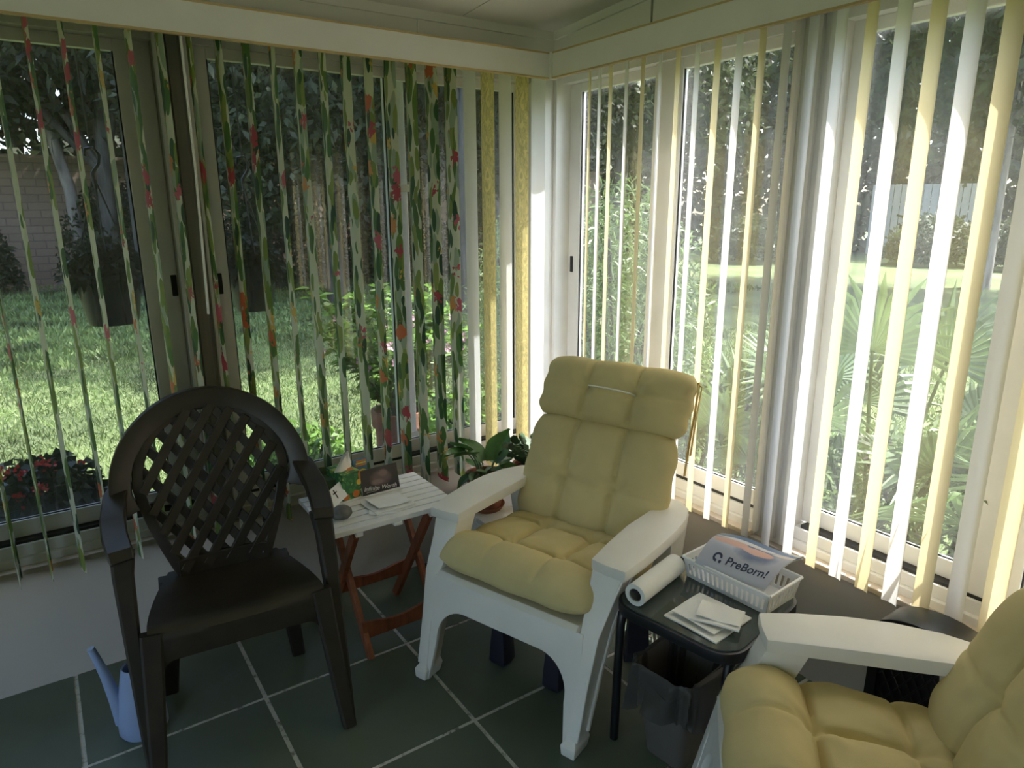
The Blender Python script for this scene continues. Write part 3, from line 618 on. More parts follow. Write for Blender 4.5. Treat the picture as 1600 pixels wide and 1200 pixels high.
def cushion_meshes():
    P = []
    # seat pad: tufted in two rows
    tx = 0.095
    s1 = pillow(0.565, 0.50, 0.125, [((-.30, .175), (.30, .175), .030), ((-tx, .175), (-tx, .37), .024), ((tx, .175), (tx, .37), .024), ((-.30, .37), (.30, .37), .020), ((-tx, .175), (-tx, .02), .012), ((tx, .175), (tx, .02), .012)],
                [(-tx, .175, .050), (tx, .175, .050), (-tx, .37, .040), (tx, .37, .040)], seed=3, nx=112, ny=100, hump=lambda v: 1+.42*math.exp(-((v-.16)/.15)**2))
    P.append(('seat_pad', s1.mesh('seat_pad', 'yellow_cloth', 80), place_pad(0.075, .410, .555, .372)))
    b1 = pillow(0.56, 0.415, 0.125, [((-tx, 0), (-tx, .42), .024), ((tx, 0), (tx, .42), .024), ((-.28, .20), (.28, .20), .008)], [(-tx, .20, .042), (tx, .20, .042)], seed=5, nx=112, ny=100)
    P.append(('back_pad', b1.mesh('back_pad', 'yellow_cloth', 80), place_pad(.530, .370, .690, .752)))
    h1_ = pillow(0.575, 0.235, 0.125, [((-tx, 0), (-tx, .24), .022), ((tx, 0), (tx, .24), .022), ((-.28, .125), (.28, .125), .007)], [(-tx, .125, .042), (tx, .125, .042)], nx=112, ny=56, seed=8)
    P.append(('head_pad', h1_.mesh('head_pad', 'yellow_cloth', 80), place_pad(.686, .742, .803, .952)))
    hm = place_pad(.686, .742, .803, .952)
    P.append(('string', MB().tube([(-tx, .125, .024), (-tx+.012, .125, .052), (-.03, .124, .062), (.05, .122, .062), (tx-.012, .121, .052), (tx, .121, .024)], .0028, 6).mesh('string', 'string', 40), hm))
    P.append(('tie', MB().sweep([(.285, .20, .0), (.292, .21, -.005), (.296, .12, -.02), (.294, .0, -.05), (.292, -.10, -.085)], [(.017, .0025)]*5, (0, 0, 1)).mesh('tie', 'tie', 40), hm))
    P.append(('tie', MB().sweep([(.285, .20, -.01), (.30, .20, -.02), (.300, .10, -.035), (.300, -.03, -.07)], [(.014, .0025)]*4, (0, 1, 1)).mesh('tie', 'tie', 40), hm))
    return P
CHM = white_chair_meshes(); CUM = cushion_meshes()
def place_chair(loc, rot, label, clabel):
    t = thing('resin_armchair', label, 'chair', loc, rot, 'white resin armchairs')
    for nme, me in CHM: link(nme, me, t)
    c = thing('chair_cushion', clabel, 'cushion', loc, rot, 'yellow chair cushions')
    for nme, me, mx in CUM: link(nme, me, c, mx)
R1 = math.radians(-70.9)
place_chair((0.940, 1.515, 0), R1, 'white resin armchair in the room corner beside the folding table', 'yellow tufted high-back cushion on the corner armchair, white string across its headrest')
# second chair: left arm front centre at (1.31,0.89), running back towards (+x,-y)
R2 = math.atan2(-0.66, -0.75)
cs, sn = math.cos(R2), math.sin(R2)
a_w = Vector((1.309, 0.860)); a_l = (-0.31, 0.165)
o2 = (a_w.x-(cs*a_l[0]-sn*a_l[1]), a_w.y-(sn*a_l[0]+cs*a_l[1]), 0)
place_chair(o2, R2, 'white resin armchair in the right foreground, cut off by the frame', 'yellow tufted cushion on the foreground armchair at the right edge')

# ------------------------------------------------------------------ dark lattice armchair
t = thing('lattice_armchair', 'dark brown plastic armchair with a round lattice back', 'chair', (0.325, 1.735, 0), math.radians(-5))
ysf = lambda x, z: 0.395+0.27*(z-0.42)-0.75*x*x
BP = 'black_plastic'
def egg(z):            # half width of the lattice panel
    zt, zb = 0.905, 0.425
    if z >= 0.70: q = (z-0.70)/(zt-0.70); return 0.208*math.sqrt(max(0, 1-q*q))
    q = (0.70-z)/(0.70-zb); return 0.208-0.085*q**1.35
# outer hoop
def hoop(th):
    c, s_ = math.cos(th), math.sin(th); return 0.282*c, 0.700+(0.256 if s_ > 0 else 0.20)*s_
m = MB(); secs = []
for i in range(41):
    th = math.radians(-22+224*i/40); x, z = hoop(th)
    k = 1-0.058/math.hypot(0.282*math.cos(th), 0.262*math.sin(th)); xi, zi = x*k, 0.70+(z-0.70)*k
    y, yi = ysf(x, z)-0.004, ysf(xi, zi)
    secs.append([(x, y-0.010, z), (xi, yi-0.014, zi), (xi, yi+0.010, zi), (x, y+0.022, z)])
m.loft(secs).build('hoop', BP, t, 50, 0.004)
# panel border
bd = [(egg(z), z) for z in np.linspace(0.425, 0.70, 9)]+[(0.208*math.cos(math.radians(a)), 0.70+0.205*math.sin(math.radians(a))) for a in range(8, 173, 8)]+[(-egg(z), z) for z in np.linspace(0.70, 0.425, 9)]
m = MB().sweep([(x, ysf(x, z)+0.002, z) for x, z in bd], [(0.030, 0.014)]*len(bd), [tuple((Vector((x, 0, z-0.68))).normalized()) for x, z in bd]); m.build('panel_border', BP, t, 40)
# lattice strips, both diagonals
for sg in (-1, 1):
    ang = math.radians(55); dx, dz = sg*math.cos(ang), math.sin(ang); nxx, nzz = -dz*sg, dx*sg
    for k in range(-7, 8):
        off = k*0.0530+(0.012 if sg > 0 else -0.008)
        pts = []
        for q in np.linspace(-0.45, 0.45, 181):
            x = nxx*off+dx*q; z = 0.665+nzz*off+dz*q
            if 0.428 < z < 0.905 and abs(x) < egg(z)-0.008: pts.append((x, z))
        if len(pts) < 8: continue
        idx = np.linspace(0, len(pts)-1, 7).astype(int); yo = -0.006*sg
        MB().sweep([(pts[i][0], ysf(*pts[i])+yo, pts[i][1]) for i in idx], [(0.0265, 0.016)]*7, (nxx, 0, nzz), 0.2).build('lattice_strip', BP, t, 40)
MB().sweep([(x, ysf(x, .43)+.001, .436) for x in (-.130, -.07, 0, .07, .130)], [(.060, .016)]*5, (0, 0, 1)).build('lower_band', BP, t, 40)
# seat
def seatfn(u, v):
    hw = 0.232-0.072*v**1.6; x = (2*u-1)*hw; y = 0.085+0.34*v-0.012*(1-(2*u-1)**2)*(1-v)
    z = 0.428-0.012*v-0.016*math.exp(-((v-.55)/.35)**2)*(1-(2*u-1)**2)-0.022*max(0, 1-v/0.10)**2
    return x, y, z
m = MB(); nu, nv = 18, 18
A = [seatfn(i/nu, j/nv) for j in range(nv+1) for i in range(nu+1)]; B = [(x, y, z-0.016) for x, y, z in A]; n1 = len(A); I = lambda i, j: j*(nu+1)+i
fs = [(I(i, j), I(i+1, j), I(i+1, j+1), I(i, j+1)) for j in range(nv) for i in range(nu)]; fs += [tuple(n1+q for q in f[::-1]) for f in fs]
ring = [I(i, 0) for i in range(nu)]+[I(nu, j) for j in range(nv)]+[I(i, nv) for i in range(nu, 0, -1)]+[I(0, j) for j in range(nv, 0, -1)]
fs += [(ring[i], ring[i-1], n1+ring[i-1], n1+ring[i]) for i in range(len(ring))]
m.add(A+B, fs).build('seat', BP, t, 50)
out = [(-0.228, 0.412), (-0.238, 0.31), (-0.205, 0.30)]+[(-0.205+0.035-0.035*math.cos(math.radians(a)), 0.30+0.035*math.sin(math.radians(a))) for a in range(15, 91, 15)]
out += [(-p[0], p[1]) for p in out[::-1]]
MB().prism(out, lambda x, z: (x, 0.086-0.10*(0.412-z)-0.012*(1-(x/.23)**2), z), lambda x, z: (x, 0.100-0.10*(0.412-z)-0.012*(1-(x/.23)**2), z)).build('apron', BP, t, 40, 0.003)
for s_ in (-1, 1):
    # front leg: broad seat leg and the arm support meeting at the foot
    MB().sweep([(s_*.222, .100, .415), (s_*.232, .075, .28), (s_*.244, .035, .12), (s_*.254, .004, 0)], [(.055, .040), (.050, .042), (.044, .042), (.036, .042)], (1, 0, 0)).build('leg', BP, t, 40)
    MB().sweep([(s_*.262, .205, .612), (s_*.268, .195, .55), (s_*.268, .15, .38), (s_*.262, .075, .16), (s_*.256, .020, 0)], [(.060, .055), (.052, .050), (.040, .058), (.036, .060), (.034, .050)], (1, 0, 0)).build('arm_support', BP, t, 40)
    MB().sweep([(s_*.246, ysf(.246, .71)+.040, .706), (s_*.268, ysf(.270, .69)-.004, .692), (s_*.278, .318, .655), (s_*.276, .255, .634), (s_*.267, .185, .618), (s_*.264, .170, .600)], [(.056, .024), (.060, .030), (.064, .030), (.064, .028), (.062, .028), (.056, .02)], (1, 0, 0)).build('armrest', BP, t, 40)
    MB().sweep([(s_*.160, .395, .41), (s_*.178, .405, .22), (s_*.200, .432, 0)], [(.060, .040), (.052, .038), (.042, .034)], (1, 0, 0)).build('leg', BP, t, 40)

# ------------------------------------------------------------------ folding side table
t = thing('folding_table', 'small folding table, white slatted top on red-brown crossed legs', 'table', (0.88, 2.138, 0))
zt = 0.496
for k in range(8):
    y = -0.172+0.043*k
    MB().box(-0.227, 0.227, y+0.0025, y+0.0395, zt-0.018, zt).build('slat', 'white_paint', t, bevel=0.002)
for s_ in (-1, 1):
    x = s_*0.135
    MB().box(x-0.012, x+0.012, -0.165, 0.165, zt-0.036, zt-0.018).build('top_batten', 'white_paint', t)
    MB().sweep([(x-.011, -.150, zt-.030), (x-.011, .165, .0)], [(.018, .034)]*2, (1, 0, 0), 0.15).build('leg', 'red_wood', t)
    MB().sweep([(x+.011, .150, zt-.030), (x+.011, -.170, .0)], [(.018, .034)]*2, (1, 0, 0), 0.15).build('leg', 'red_wood', t)
def wavy(y, z, hgt, mat='red_wood'):
    o_ = [(-0.135+0.27*i/14, hgt/2+0.009*math.cos(2*PI*i/14*1.0)) for i in range(15)]; o_ += [(0.135-0.27*i/14, -hgt/2) for i in range(15)]
    return MB().prism(o_, lambda a, b: (a, y-.006, z+b), lambda a, b: (a, y+.006, z+b))
wavy(-0.128, 0.085, 0.055).build('stretcher', 'red_wood', t, bevel=0.002)
wavy(0.080, 0.155, 0.045).build('stretcher', 'red_wood', t, bevel=0.002)
MB().box(-.015, .015, -.174, -.150, zt-.030, zt-.0185).build('catch', 'white_paint', t, bevel=0.003)

# things on the folding table
def sheet(fn, nu, nv, th, name, mat, parent=None, uv=False):
    b = MB(); b.grid(fn, nu, nv, uv); o = len(b.v)
    n_ = (nu+1)*(nv+1)
    b.v += [(x, y, z-th) for x, y, z in b.v[:n_]]
    b.f += [tuple(i+n_ for i in f[::-1]) for f in b.f[:nu*nv]]
    rg = [i for i in range(nu)]+[j*(nu+1)+nu for j in range(nv)]+[nv*(nu+1)+i for i in range(nu, 0, -1)]+[j*(nu+1) for j in range(nv, 0, -1)]
    b.f += [(rg[i-1], rg[i], n_+rg[i], n_+rg[i-1])[::-1] for i in range(len(rg))]
    if uv: b.uv = b.uv+b.uv
    return b.build(name, mat, parent, 60)
tb = thing('tissue_box', 'tissue carton with orange and green citrus print on the folding table', 'tissue box', (0.803, 2.250, zt), math.radians(10))
MB().box(-0.037, 0.037, -0.055, 0.055, 0, 0.098).build('carton', 'citrus', tb, bevel=0.0015)
def tis(u, v):
    a = 2*PI*u; r = (0.028+0.012*math.sin(2*a))*(1-v)**0.7+0.003; return (r*math.cos(a)*1.1+0.010*v, r*math.sin(a)*0.6-0.012*v+0.006*math.sin(3*a)*v, 0.097+0.068*v+0.012*math.sin(a+1)*v)
MB().grid(tis, 24, 8).build('tissue', 'paper', tb, 60)
cd = thing('cross_card', 'small white card with a black cross leaning on the tissue carton', 'card', (0.757, 2.168, zt), math.radians(22))
cm = Matrix.Translation((0, 0, .012)) @ Matrix.Rotation(math.radians(-22), 4, 'X') @ Matrix.Rotation(math.radians(-16), 4, 'Y')
link('card_sheet', MB().box(-0.040, 0.040, -0.001, 0.001, 0.0, 0.058).mesh('card_sheet', 'white_print'), cd, cm)
x1 = MB().box(-0.0022, 0.0022, -0.0016, -0.001, 0.016, 0.050); x1.box(-0.0095, 0.0095, -0.0016, -0.001, 0.036, 0.0405)
link('cross_print', x1.mesh('cross_print', 'black_print'), cd, cm)
bk_ = thing('photo_booklet', 'dark photo booklet with white script lettering, propped up on the folding table', 'booklet', (0.924, 2.196, zt), math.radians(3))
bm_ = Matrix.Rotation(math.radians(-14), 4, 'X')
b = MB(); b.add([(-.073, -.0015, .001), (.073, -.0015, .001), (.073, -.0015, .092), (-.073, -.0015, .092), (-.073, .0015, .001), (.073, .0015, .001), (.073, .0015, .092), (-.073, .0015, .092)], [(0, 1, 2, 3), (5, 4, 7, 6), (0, 4, 5, 1), (1, 5, 6, 2), (2, 6, 7, 3), (3, 7, 4, 0)])
b.uv = [(0, 0), (1, 0), (1, 1), (0, 1)]*2
link('cover', b.mesh('cover', 'darkcard'), bk_, bm_)
tm = text_mesh('Infinite Worth', 0.0225, 'white_print', 0.35)
link('lettering', tm, bk_, bm_ @ Matrix.Translation((-.069, -.0019, .016)) @ Matrix.Rotation(math.radians(5), 4, 'Y') @ Matrix.Rotation(PI/2, 4, 'X') @ Matrix.Diagonal((0.98, 1.0, 1, 1)))
link('lettering_rule', MB().box(-.06, -.018, -.0019, -.0015, .009, .0100).mesh('lettering_rule', 'white_print'), bk_, bm_)
pk = thing('smiley_packet', 'blue packet with a yellow smiling face behind the tissue carton', 'packet', (0.878, 2.268, zt), math.radians(8))
pm_ = Matrix.Rotation(math.radians(-6), 4, 'X')
link('packet_sleeve', MB().box(-.028, .028, -.005, .005, 0, .112).mesh('packet_sleeve', 'blue_print', False, 0.002), pk, pm_)
link('face_disc', MB().prism([(.006+.021*math.cos(2*PI*i/24), .052+.021*math.sin(2*PI*i/24)) for i in range(24)], lambda a, c: (a, -.0060, c), lambda a, c: (a, -.005, c)).mesh('face_disc', 'yellow_print'), pk, pm_)
fb = MB()
for ex in (-.001, .013): fb.prism([(ex+.0022*math.cos(2*PI*i/10), .058+.0045*math.sin(2*PI*i/10)) for i in range(10)], lambda a, c: (a, -.0064, c), lambda a, c: (a, -.006, c))
fb.prism([(.006+.012*math.cos(math.radians(a)), .050+.012*math.sin(math.radians(a))) for a in range(200, 341, 14)]+[(.006+.0095*math.cos(math.radians(a)), .050+.0095*math.sin(math.radians(a))) for a in range(340, 199, -14)], lambda a, c: (a, -.0064, c), lambda a, c: (a, -.006, c))
link('face_features', fb.mesh('face_features', 'black_print'), pk, pm_)
for i, (z0, mt) in enumerate(((.086, 'orange_print'), (.094, 'yellow_print'), (.102, 'orange_print'))):
    link('title_bar', MB().box(-.020+.002*i, .024, -.0056, -.005, z0, z0+.005).mesh('title_bar', mt), pk, pm_)
gb = thing('green_box', 'dark green box behind the tissue carton on the folding table', 'box', (0.752, 2.262, zt), math.radians(-12))
MB().box(-0.050, 0.050, -0.03, 0.03, 0, 0.072).build('box_body', 'darkgreen', gb, bevel=0.002)
link('box_lid', MB().box(-0.051, 0.051, -0.002, 0.002, 0, 0.030).mesh('box_lid', 'darkgreen'), gb, Matrix.Translation((0, .03, .072)) @ Matrix.Rotation(math.radians(-35), 4, 'X'))
b = MB(); b.lathe([(0.002, 0), (0.026, 0.004), (0.036, 0.016), (0.034, 0.030), (0.022, 0.041), (0.002, 0.045)], 18, cap=True)
st = b.build('stone', 'stone', None, 60); st.location = (0.722, 2.065, zt); st.scale = (1.0, 0.85, 1); tag(st, 'rounded dark grey stone on the near left of the folding table', 'stone')
def napkin(name, loc, rz, w_, l, label, fold=0.006, grp=None, parent=None, sd=0):
    t_ = thing(name, label, 'napkin', loc, rz, grp)
    sheet(lambda u, v: ((u-.5)*w_, (v-.5)*l, .006+.0015*math.sin(5*u+sd)+.001*math.sin(7*v+sd)), 8, 8, .004, 'sheet', 'paper', t_)
    def fl(u, v):
        x = (u-.5)*w_*.86+.006; y = (v-.5)*l*.82+.004; return (x, y, .010+fold*(1-u)**3+.002*math.sin(4*v+sd+1)+.0012*math.sin(9*u+3*v))
    sheet(fl, 10, 8, .002, 'folded_flap', 'paper', t_); return t_
napkin('napkin', (0.895, 2.080, zt), math.radians(4), .150, .120, 'folded white paper napkin lying on the white slatted table', .008, sd=1)
napkin('napkin', (0.862, 2.052, zt-.001), math.radians(-24), .090, .085, 'smaller white napkin tucked under the folded one on the slatted table', .002, sd=2)

# ------------------------------------------------------------------ plants in the corner
t = thing('plant_stand', 'low white plank stand in the corner under the potted plants', 'stand', (1.575, 2.235, 0))
for k in range(3): MB().box(-0.27, 0.27, -0.19+0.128*k, -0.066+0.128*k-.002, 0.280, 0.300).build('plank', 'white_paint', t, bevel=0.002)
for sx in (-1, 1):
    for sy in (-1, 1): MB().box(sx*.24-.02, sx*.24+.02, sy*.155-.02, sy*.155+.02, 0, .280).build('leg', 'white_paint', t)
MB().box(-.272, -.258, -.19, .19, .0, .280).build('end_panel', 'white_paint', t)
def pot(t, r0, r1, h, mat='terracotta', rim=0.022, saucer=True):
    m = MB(); b0 = 0.012 if saucer else 0.0
    m.lathe([(r0*.3, b0), (r0, b0), (r1*.97, b0+h-rim), (r1*1.07, b0+h-rim), (r1*1.08, b0+h), (r1*.95, b0+h), (r1*.90, b0+h*.8), (0.001, b0+h*.8)], 28); m.build('pot', mat, t, 40)
    MB().lathe([(0.001, b0+h-.020), (r1*.5, b0+h-.012), (r1*.93, b0+h-.018)], 20).build('soil', 'soil', t, 60)
    if saucer: MB().lathe([(.001, 0), (r0*1.05, 0), (r0*1.3, .022), (r0*1.25, .022), (r0*1.0, .006), (.001, .006)], 28).build('saucer', mat, t, 40)
def heart_leaf(l, w_, bend=0.3, mat='pothos'):
    out_ = []; nu, nv = 8, 10
    def fn(u, v):
        hw = w_*0.5*(math.sin(PI*min(1, v*0.92+0.10))**0.75)*(1-v**3*0.55)*(1.0 if v < .98 else .1)
        s_ = 2*u-1; x = s_*hw; back = -0.10*l*abs(s_)**1.2*(1-v) if v < .3 else 0
        return (x, v*l+back, -bend*l*v*v+0.18*w_*abs(s_)-0.03*l*0)
    return MB().grid(fn, nu, nv).mesh('leaf', mat, 60)
def leaf_at(t, me, base, az, el, rollr=0.0, sc=1.0):
    d = Vector((math.cos(az)*math.cos(el), math.sin(az)*math.cos(el), math.sin(el)))
    q = d.to_track_quat('Y', 'Z').to_matrix().to_4x4()
    return link('leaf', me, t, Matrix.Translation(base) @ q @ Matrix.Rotation(rollr, 4, 'Y') @ Matrix.Scale(sc, 4))
t = thing('pothos_plant', 'broad-leaved trailing green plant in a terracotta pot left of the armchair', 'potted plant', (1.390, 2.225, 0.300))
pot(t, .058, .080, .138)
hl1 = heart_leaf(.115, .088); hl2 = heart_leaf(.095, .062, .15); hl3 = heart_leaf(.055, .038, .4)
leafs = [((.030, -.005, .165), 0.2, 1.05, .3, hl1, 1.05), ((-.010, .01, .165), 2.3, .95, -.2, hl1, .95), ((-.035, .01, .20), 3.3, .30, .2, hl2, 1.0), ((-.07, .015, .225), 3.3, .1, .0, hl2, .95), ((-.05, .02, .215), 2.7, .55, .5, hl2, .8),
         ((.05, -.01, .13), -.3, -.2, .3, hl1, .8), ((-.02, -.02, .14), 4.2, .35, .2, hl2, .9), ((.02, -.035, .13), 5.1, .35, -.3, hl3, 1.2), ((-.045, -.02, .13), 3.8, .2, 0, hl3, 1.2), ((.045, .02, .14), .9, .3, 0, hl3, 1.2), ((0, -.03, .135), 4.8, .6, .2, hl3, 1.1), ((.06, .0, .14), 0.0, .5, .2, hl3, 1.1),
         ((-.015, .03, .13), 1.6, .2, .1, hl2, .8), ((-.06, -.01, .125), 3.3, -.1, .1, hl3, 1.3)]
for bs, az, el, rr, me, sc in leafs:
    bs = (bs[0]*1.2, bs[1]*1.2, bs[2]+.035); sc *= 1.2
    leaf_at(t, me, bs, az, el, rr, sc)
    MB().tube([(bs[0]*.15, bs[1]*.15, .105), (bs[0]*.6, bs[1]*.6, .105+(bs[2]-.105)*.7), bs], .0028, 6).build('stalk', 'stem', t, 40)
t = thing('cactus_plant', 'segmented arching houseplant in a terracotta pot beside the window corner', 'potted plant', (1.612, 2.205, 0.300))
pot(t, .062, .084, .138)
sg_ = MB(); sg_.prism([(0.004*0, 0), (.011, .010), (.009, .018), (.013, .030), (.006, .040), (-.006, .040), (-.013, .030), (-.009, .018), (-.011, .010)], lambda a, c: (a, c, -.0018), lambda a, c: (a, c, .0018))
for k in range(26):
    az = 2*PI*k/26*2.618+random.uniform(-.3, .3); el = random.uniform(.65, 1.45); p = Vector((.025*math.cos(az), .025*math.sin(az), .135))
    m = MB(); n_ = random.randint(4, 6) if math.sin(az) < .35 else 3; e_ = el; tw = random.uniform(-.6, .6)
    for q in range(n_):
        d = Vector((math.cos(az)*math.cos(e_), math.sin(az)*math.cos(e_), math.sin(e_)))
        mt = Matrix.Translation(p) @ d.to_track_quat('Y', 'Z').to_matrix().to_4x4() @ Matrix.Rotation(tw+.3*q, 4, 'Y') @ Matrix.Scale(random.uniform(1.1, 1.4), 4)
        m.add([mt @ Vector(v) for v in sg_.v], sg_.f); p = p+d*.044; e_ -= random.uniform(.04, .24); az += random.uniform(-.15, .15)
    m.build('branch', 'cactus', t, 40)

# ------------------------------------------------------------------ glass side table
TR = math.radians(10); tc_ = Vector((1.402, 1.100)); TZ = 0.45
t = thing('glass_table', 'small black metal side table with smoked glass top between the armchairs', 'table', (tc_.x, tc_.y, 0), TR)
def rrect(h, r, n=6):
    p = []; g_ = h-.015
    for cx, cy, a0 in ((h-r, g_-r, 0), (-h+r, g_-r, 90), (-h+r, -g_+r, 180), (h-r, -g_+r, 270)):
        p += [(cx+r*math.cos(math.radians(a0+90*i/n)), cy+r*math.sin(math.radians(a0+90*i/n))) for i in range(n+1)]
    return p
HF = 0.202
ro, ri = rrect(HF, .07), rrect(HF-.026, .055)
m = MB(); n_ = len(ro)
vs = [(x, y, z) for z in (TZ-.034, TZ-.004) for x, y in ro]+[(x, y, z) for z in (TZ-.034, TZ-.004) for x, y in ri]
fs = []
for i in range(n_):
    k = (i+1) % n_; fs += [(i, k, n_+k, n_+i), (2*n_+k, 2*n_+i, 3*n_+i, 3*n_+k), (n_+i, n_+k, 3*n_+k, 3*n_+i), (k, i, 2*n_+i, 2*n_+k)]
m.add(vs, fs).build('top_frame', 'black_metal', t, 40, 0.004)
MB().prism(rrect(HF-.008, .064), lambda x, y: (x, y, TZ-.0038), lambda x, y: (x, y, TZ)).build('glass_top', 'table_glass', t, 40)
for sx in (-1, 1):
    for sy in (-1, 1):
        q = HF-.026; qy = q-.015
        MB().tube([(sx*(q-.075), sy*qy, TZ-.022), (sx*(q-.030), sy*qy, TZ-.026), (sx*(q-.006), sy*qy, TZ-.045), (sx*q, sy*qy, TZ-.08), (sx*(q+.004), sy*(qy+.002), .2), (sx*(q+.006), sy*(qy+.004), 0)], .0125, 10).build('leg', 'black_metal', t, 40)
# paper roll
d = Vector((.25, .062, 0)).normalized(); L = .222
t = thing('paper_roll', 'thick roll of white paper lying on the glass table', 'paper roll', (1.208, 1.186, TZ), math.atan2(d.y, d.x))
RR = .031
m = MB(); prof = [(.019, 0), (RR-.004, 0), (RR, .001), (RR, L), (.019, L), (.019, 0)]
secs = [[(x, r*math.cos(2*PI*j/32), RR+r*math.sin(2*PI*j/32)) for j in range(32)] for r, x in prof]; m.loft(secs, False).build('paper_body', 'paper', t, 40)
secs = [[(x, r*math.cos(2*PI*j/24), RR+r*math.sin(2*PI*j/24)) for j in range(24)] for r, x in ((.0165, .004), (.0188, .004), (.0188, L-.004), (.0165, L-.004), (.0165, .004))]
MB().loft(secs, False).build('core_tube', 'core', t, 40)
# napkins
napkin('napkin', (1.325, 1.035, TZ), math.radians(6), .160, .160, 'large white napkin spread on the glass table edge', .003, sd=4)
napkin('napkin', (1.332, 1.010, TZ+.015), math.radians(-62), .125, .095, 'white napkin lying on top of the larger one on the glass table', .004, sd=5)
# basket
t = thing('plastic_basket', 'white slotted plastic basket on the glass table', 'basket', (1.522, 1.088, TZ), math.radians(4))
bw, bl_, bh = .070, .128, .062; fl_ = 1.12
def bpt(x, y, z): k = 1+(fl_-1)*z/bh; return (x*(1+.012*0)*k, y*(1+(k-1)*.7), z)
MB().box(-bw, bw, -bl_, bl_, 0, .004).build('base', 'basket', t, bevel=.002)
def bbar(mb, ax, s_, a0, a1, z0, z1, th=.0025):
    v = []
    for z in (z0, z1):
        for o_ in (0, th):
            for a in (a0, a1):
                p = bpt(s_*bw, a, z) if ax == 'x' else bpt(a, s_*bl_, z); p = list(p); p[0 if ax == 'x' else 1] -= s_*o_; v.append(p)
    mb.add(v, [(0, 1, 3, 2), (4, 6, 7, 5), (0, 4, 5, 1), (2, 3, 7, 6), (0, 2, 6, 4), (1, 5, 7, 3)])
for ax, half, n_ in (('x', bl_, 17), ('y', bw, 9)):
    for s_ in (-1, 1):
        mb = MB(); bbar(mb, ax, s_, -half, half, 0, .012); bbar(mb, ax, s_, -half, half, .046, bh)
        pch = 2*half/n_
        for k in range(n_): c_ = -half+pch*(k+.5); bbar(mb, ax, s_, c_-pch*.24, c_+pch*.24, .012, .046)
        bbar(mb, ax, s_, -half, -half+.006, .012, .046); bbar(mb, ax, s_, half-.006, half, .012, .046)
        mb.build('side_wall', 'basket', t)
rp = [bpt(sx*bw, sy*bl_, bh) for sx, sy in ((-1, -1), (1, -1), (1, 1), (-1, 1))]
rr_ = [(p[0]*1.01, p[1]*1.005, bh) for p in rp]
rim = MB()
for i in range(4): rim.tube([rr_[i], rr_[(i+1) % 4]], .0042, 8)
rim.build('rim', 'basket', t, 40)
# magazine
c00, c10, c11, c01 = Vector((1.432, 1.190, .500)), Vector((1.470, .985, .500)), Vector((1.640, .985, .545)), Vector((1.568, 1.205, .545))
t = thing('magazine', 'blue and grey magazine with pink artwork lying in the slotted basket', 'magazine', (1.527, 1.080, .50))
def mg(u, v, lift=0.0):
    p = c00*(1-u)*(1-v)+c10*u*(1-v)+c11*u*v+c01*(1-u)*v; z = p.z+.026*math.sin(PI*min(1, v*1.0))*.9-.006*math.sin(PI*u)*(1-v)+.006*math.sin(6*u)*v
    return (p.x-1.53, p.y-1.095, z-.50+.016+lift)
sheet(lambda u, v: mg(u, v), 14, 12, .0012, 'cover', 'magazine', t, True)
sheet(lambda u, v: mg(min(1, u*.98+.02), v*1.0, -.0030+.004*v*v*u), 10, 8, .0008, 'inner_page', 'white_print', t)
sheet(lambda u, v: mg(u*.99, v*.985, -.0060), 8, 8, .0008, 'inner_page', 'paper', t)
def on_mag(me):
    for v in me.vertices:
        u_, v_ = v.co.x, v.co.y; p = mg(u_, v_, .0006+v.co.z); v.co = p
    return me
tm = text_mesh('PreBorn!', .155, 'navy_print', 0.0, .0002, .002)
for v in tm.vertices: v.co.x = .36+v.co.x*.98; v.co.y = .16+v.co.y*1.25
link('lettering', on_mag(tm), t)
lg = MB(); 
lg.prism([(.235+.060*math.cos(math.radians(a)), .225+.085*math.sin(math.radians(a))) for a in range(0, 300, 20)]+[(.235+.032*math.cos(math.radians(a)), .225+.045*math.sin(math.radians(a))) for a in range(280, -1, -20)], lambda a, c: (a, c, 0), lambda a, c: (a, c, .0002))
lg.prism([(.29+.018*math.cos(math.radians(a)), .165+.028*math.sin(math.radians(a))) for a in range(0, 360, 30)], lambda a, c: (a, c, 0), lambda a, c: (a, c, .0002))
link('emblem', on_mag(lg.mesh('emblem', 'navy_print')), t)

# ------------------------------------------------------------------ waste bin
t = thing('waste_bin', 'taupe waste bin lined with a grey plastic bag under the glass table', 'waste bin', (1.315, 1.105, 0), math.radians(8))
def brect(hx, hy, z, n=7, r=.03): 
    p = []
    for cx, cy, a0 in ((hx-r, hy-r, 0), (-hx+r, hy-r, 90), (-hx+r, -hy+r, 180), (hx-r, -hy+r, 270)):
        p += [(cx+r*math.cos(math.radians(a0+90*i/n)), cy+r*math.sin(math.radians(a0+90*i/n)), z) for i in range(n+1)]
    return p
m = MB(); m.loft([brect(.070, .062, .0), brect(.105, .090, .285), brect(.101, .086, .285), brect(.067, .059, .004)], True); m.build('bin_body', 'bin', t, 40)
rs = random.Random(4); prof = [(-.004, .03, .0), (-.004, .14, .004), (-.004, .22, .006), (-.002, .278, .004), (.004, .293, .004), (.010, .285, .006), (.014, .25, .010), (.020, .20, .014), (.024, .155, .018)]
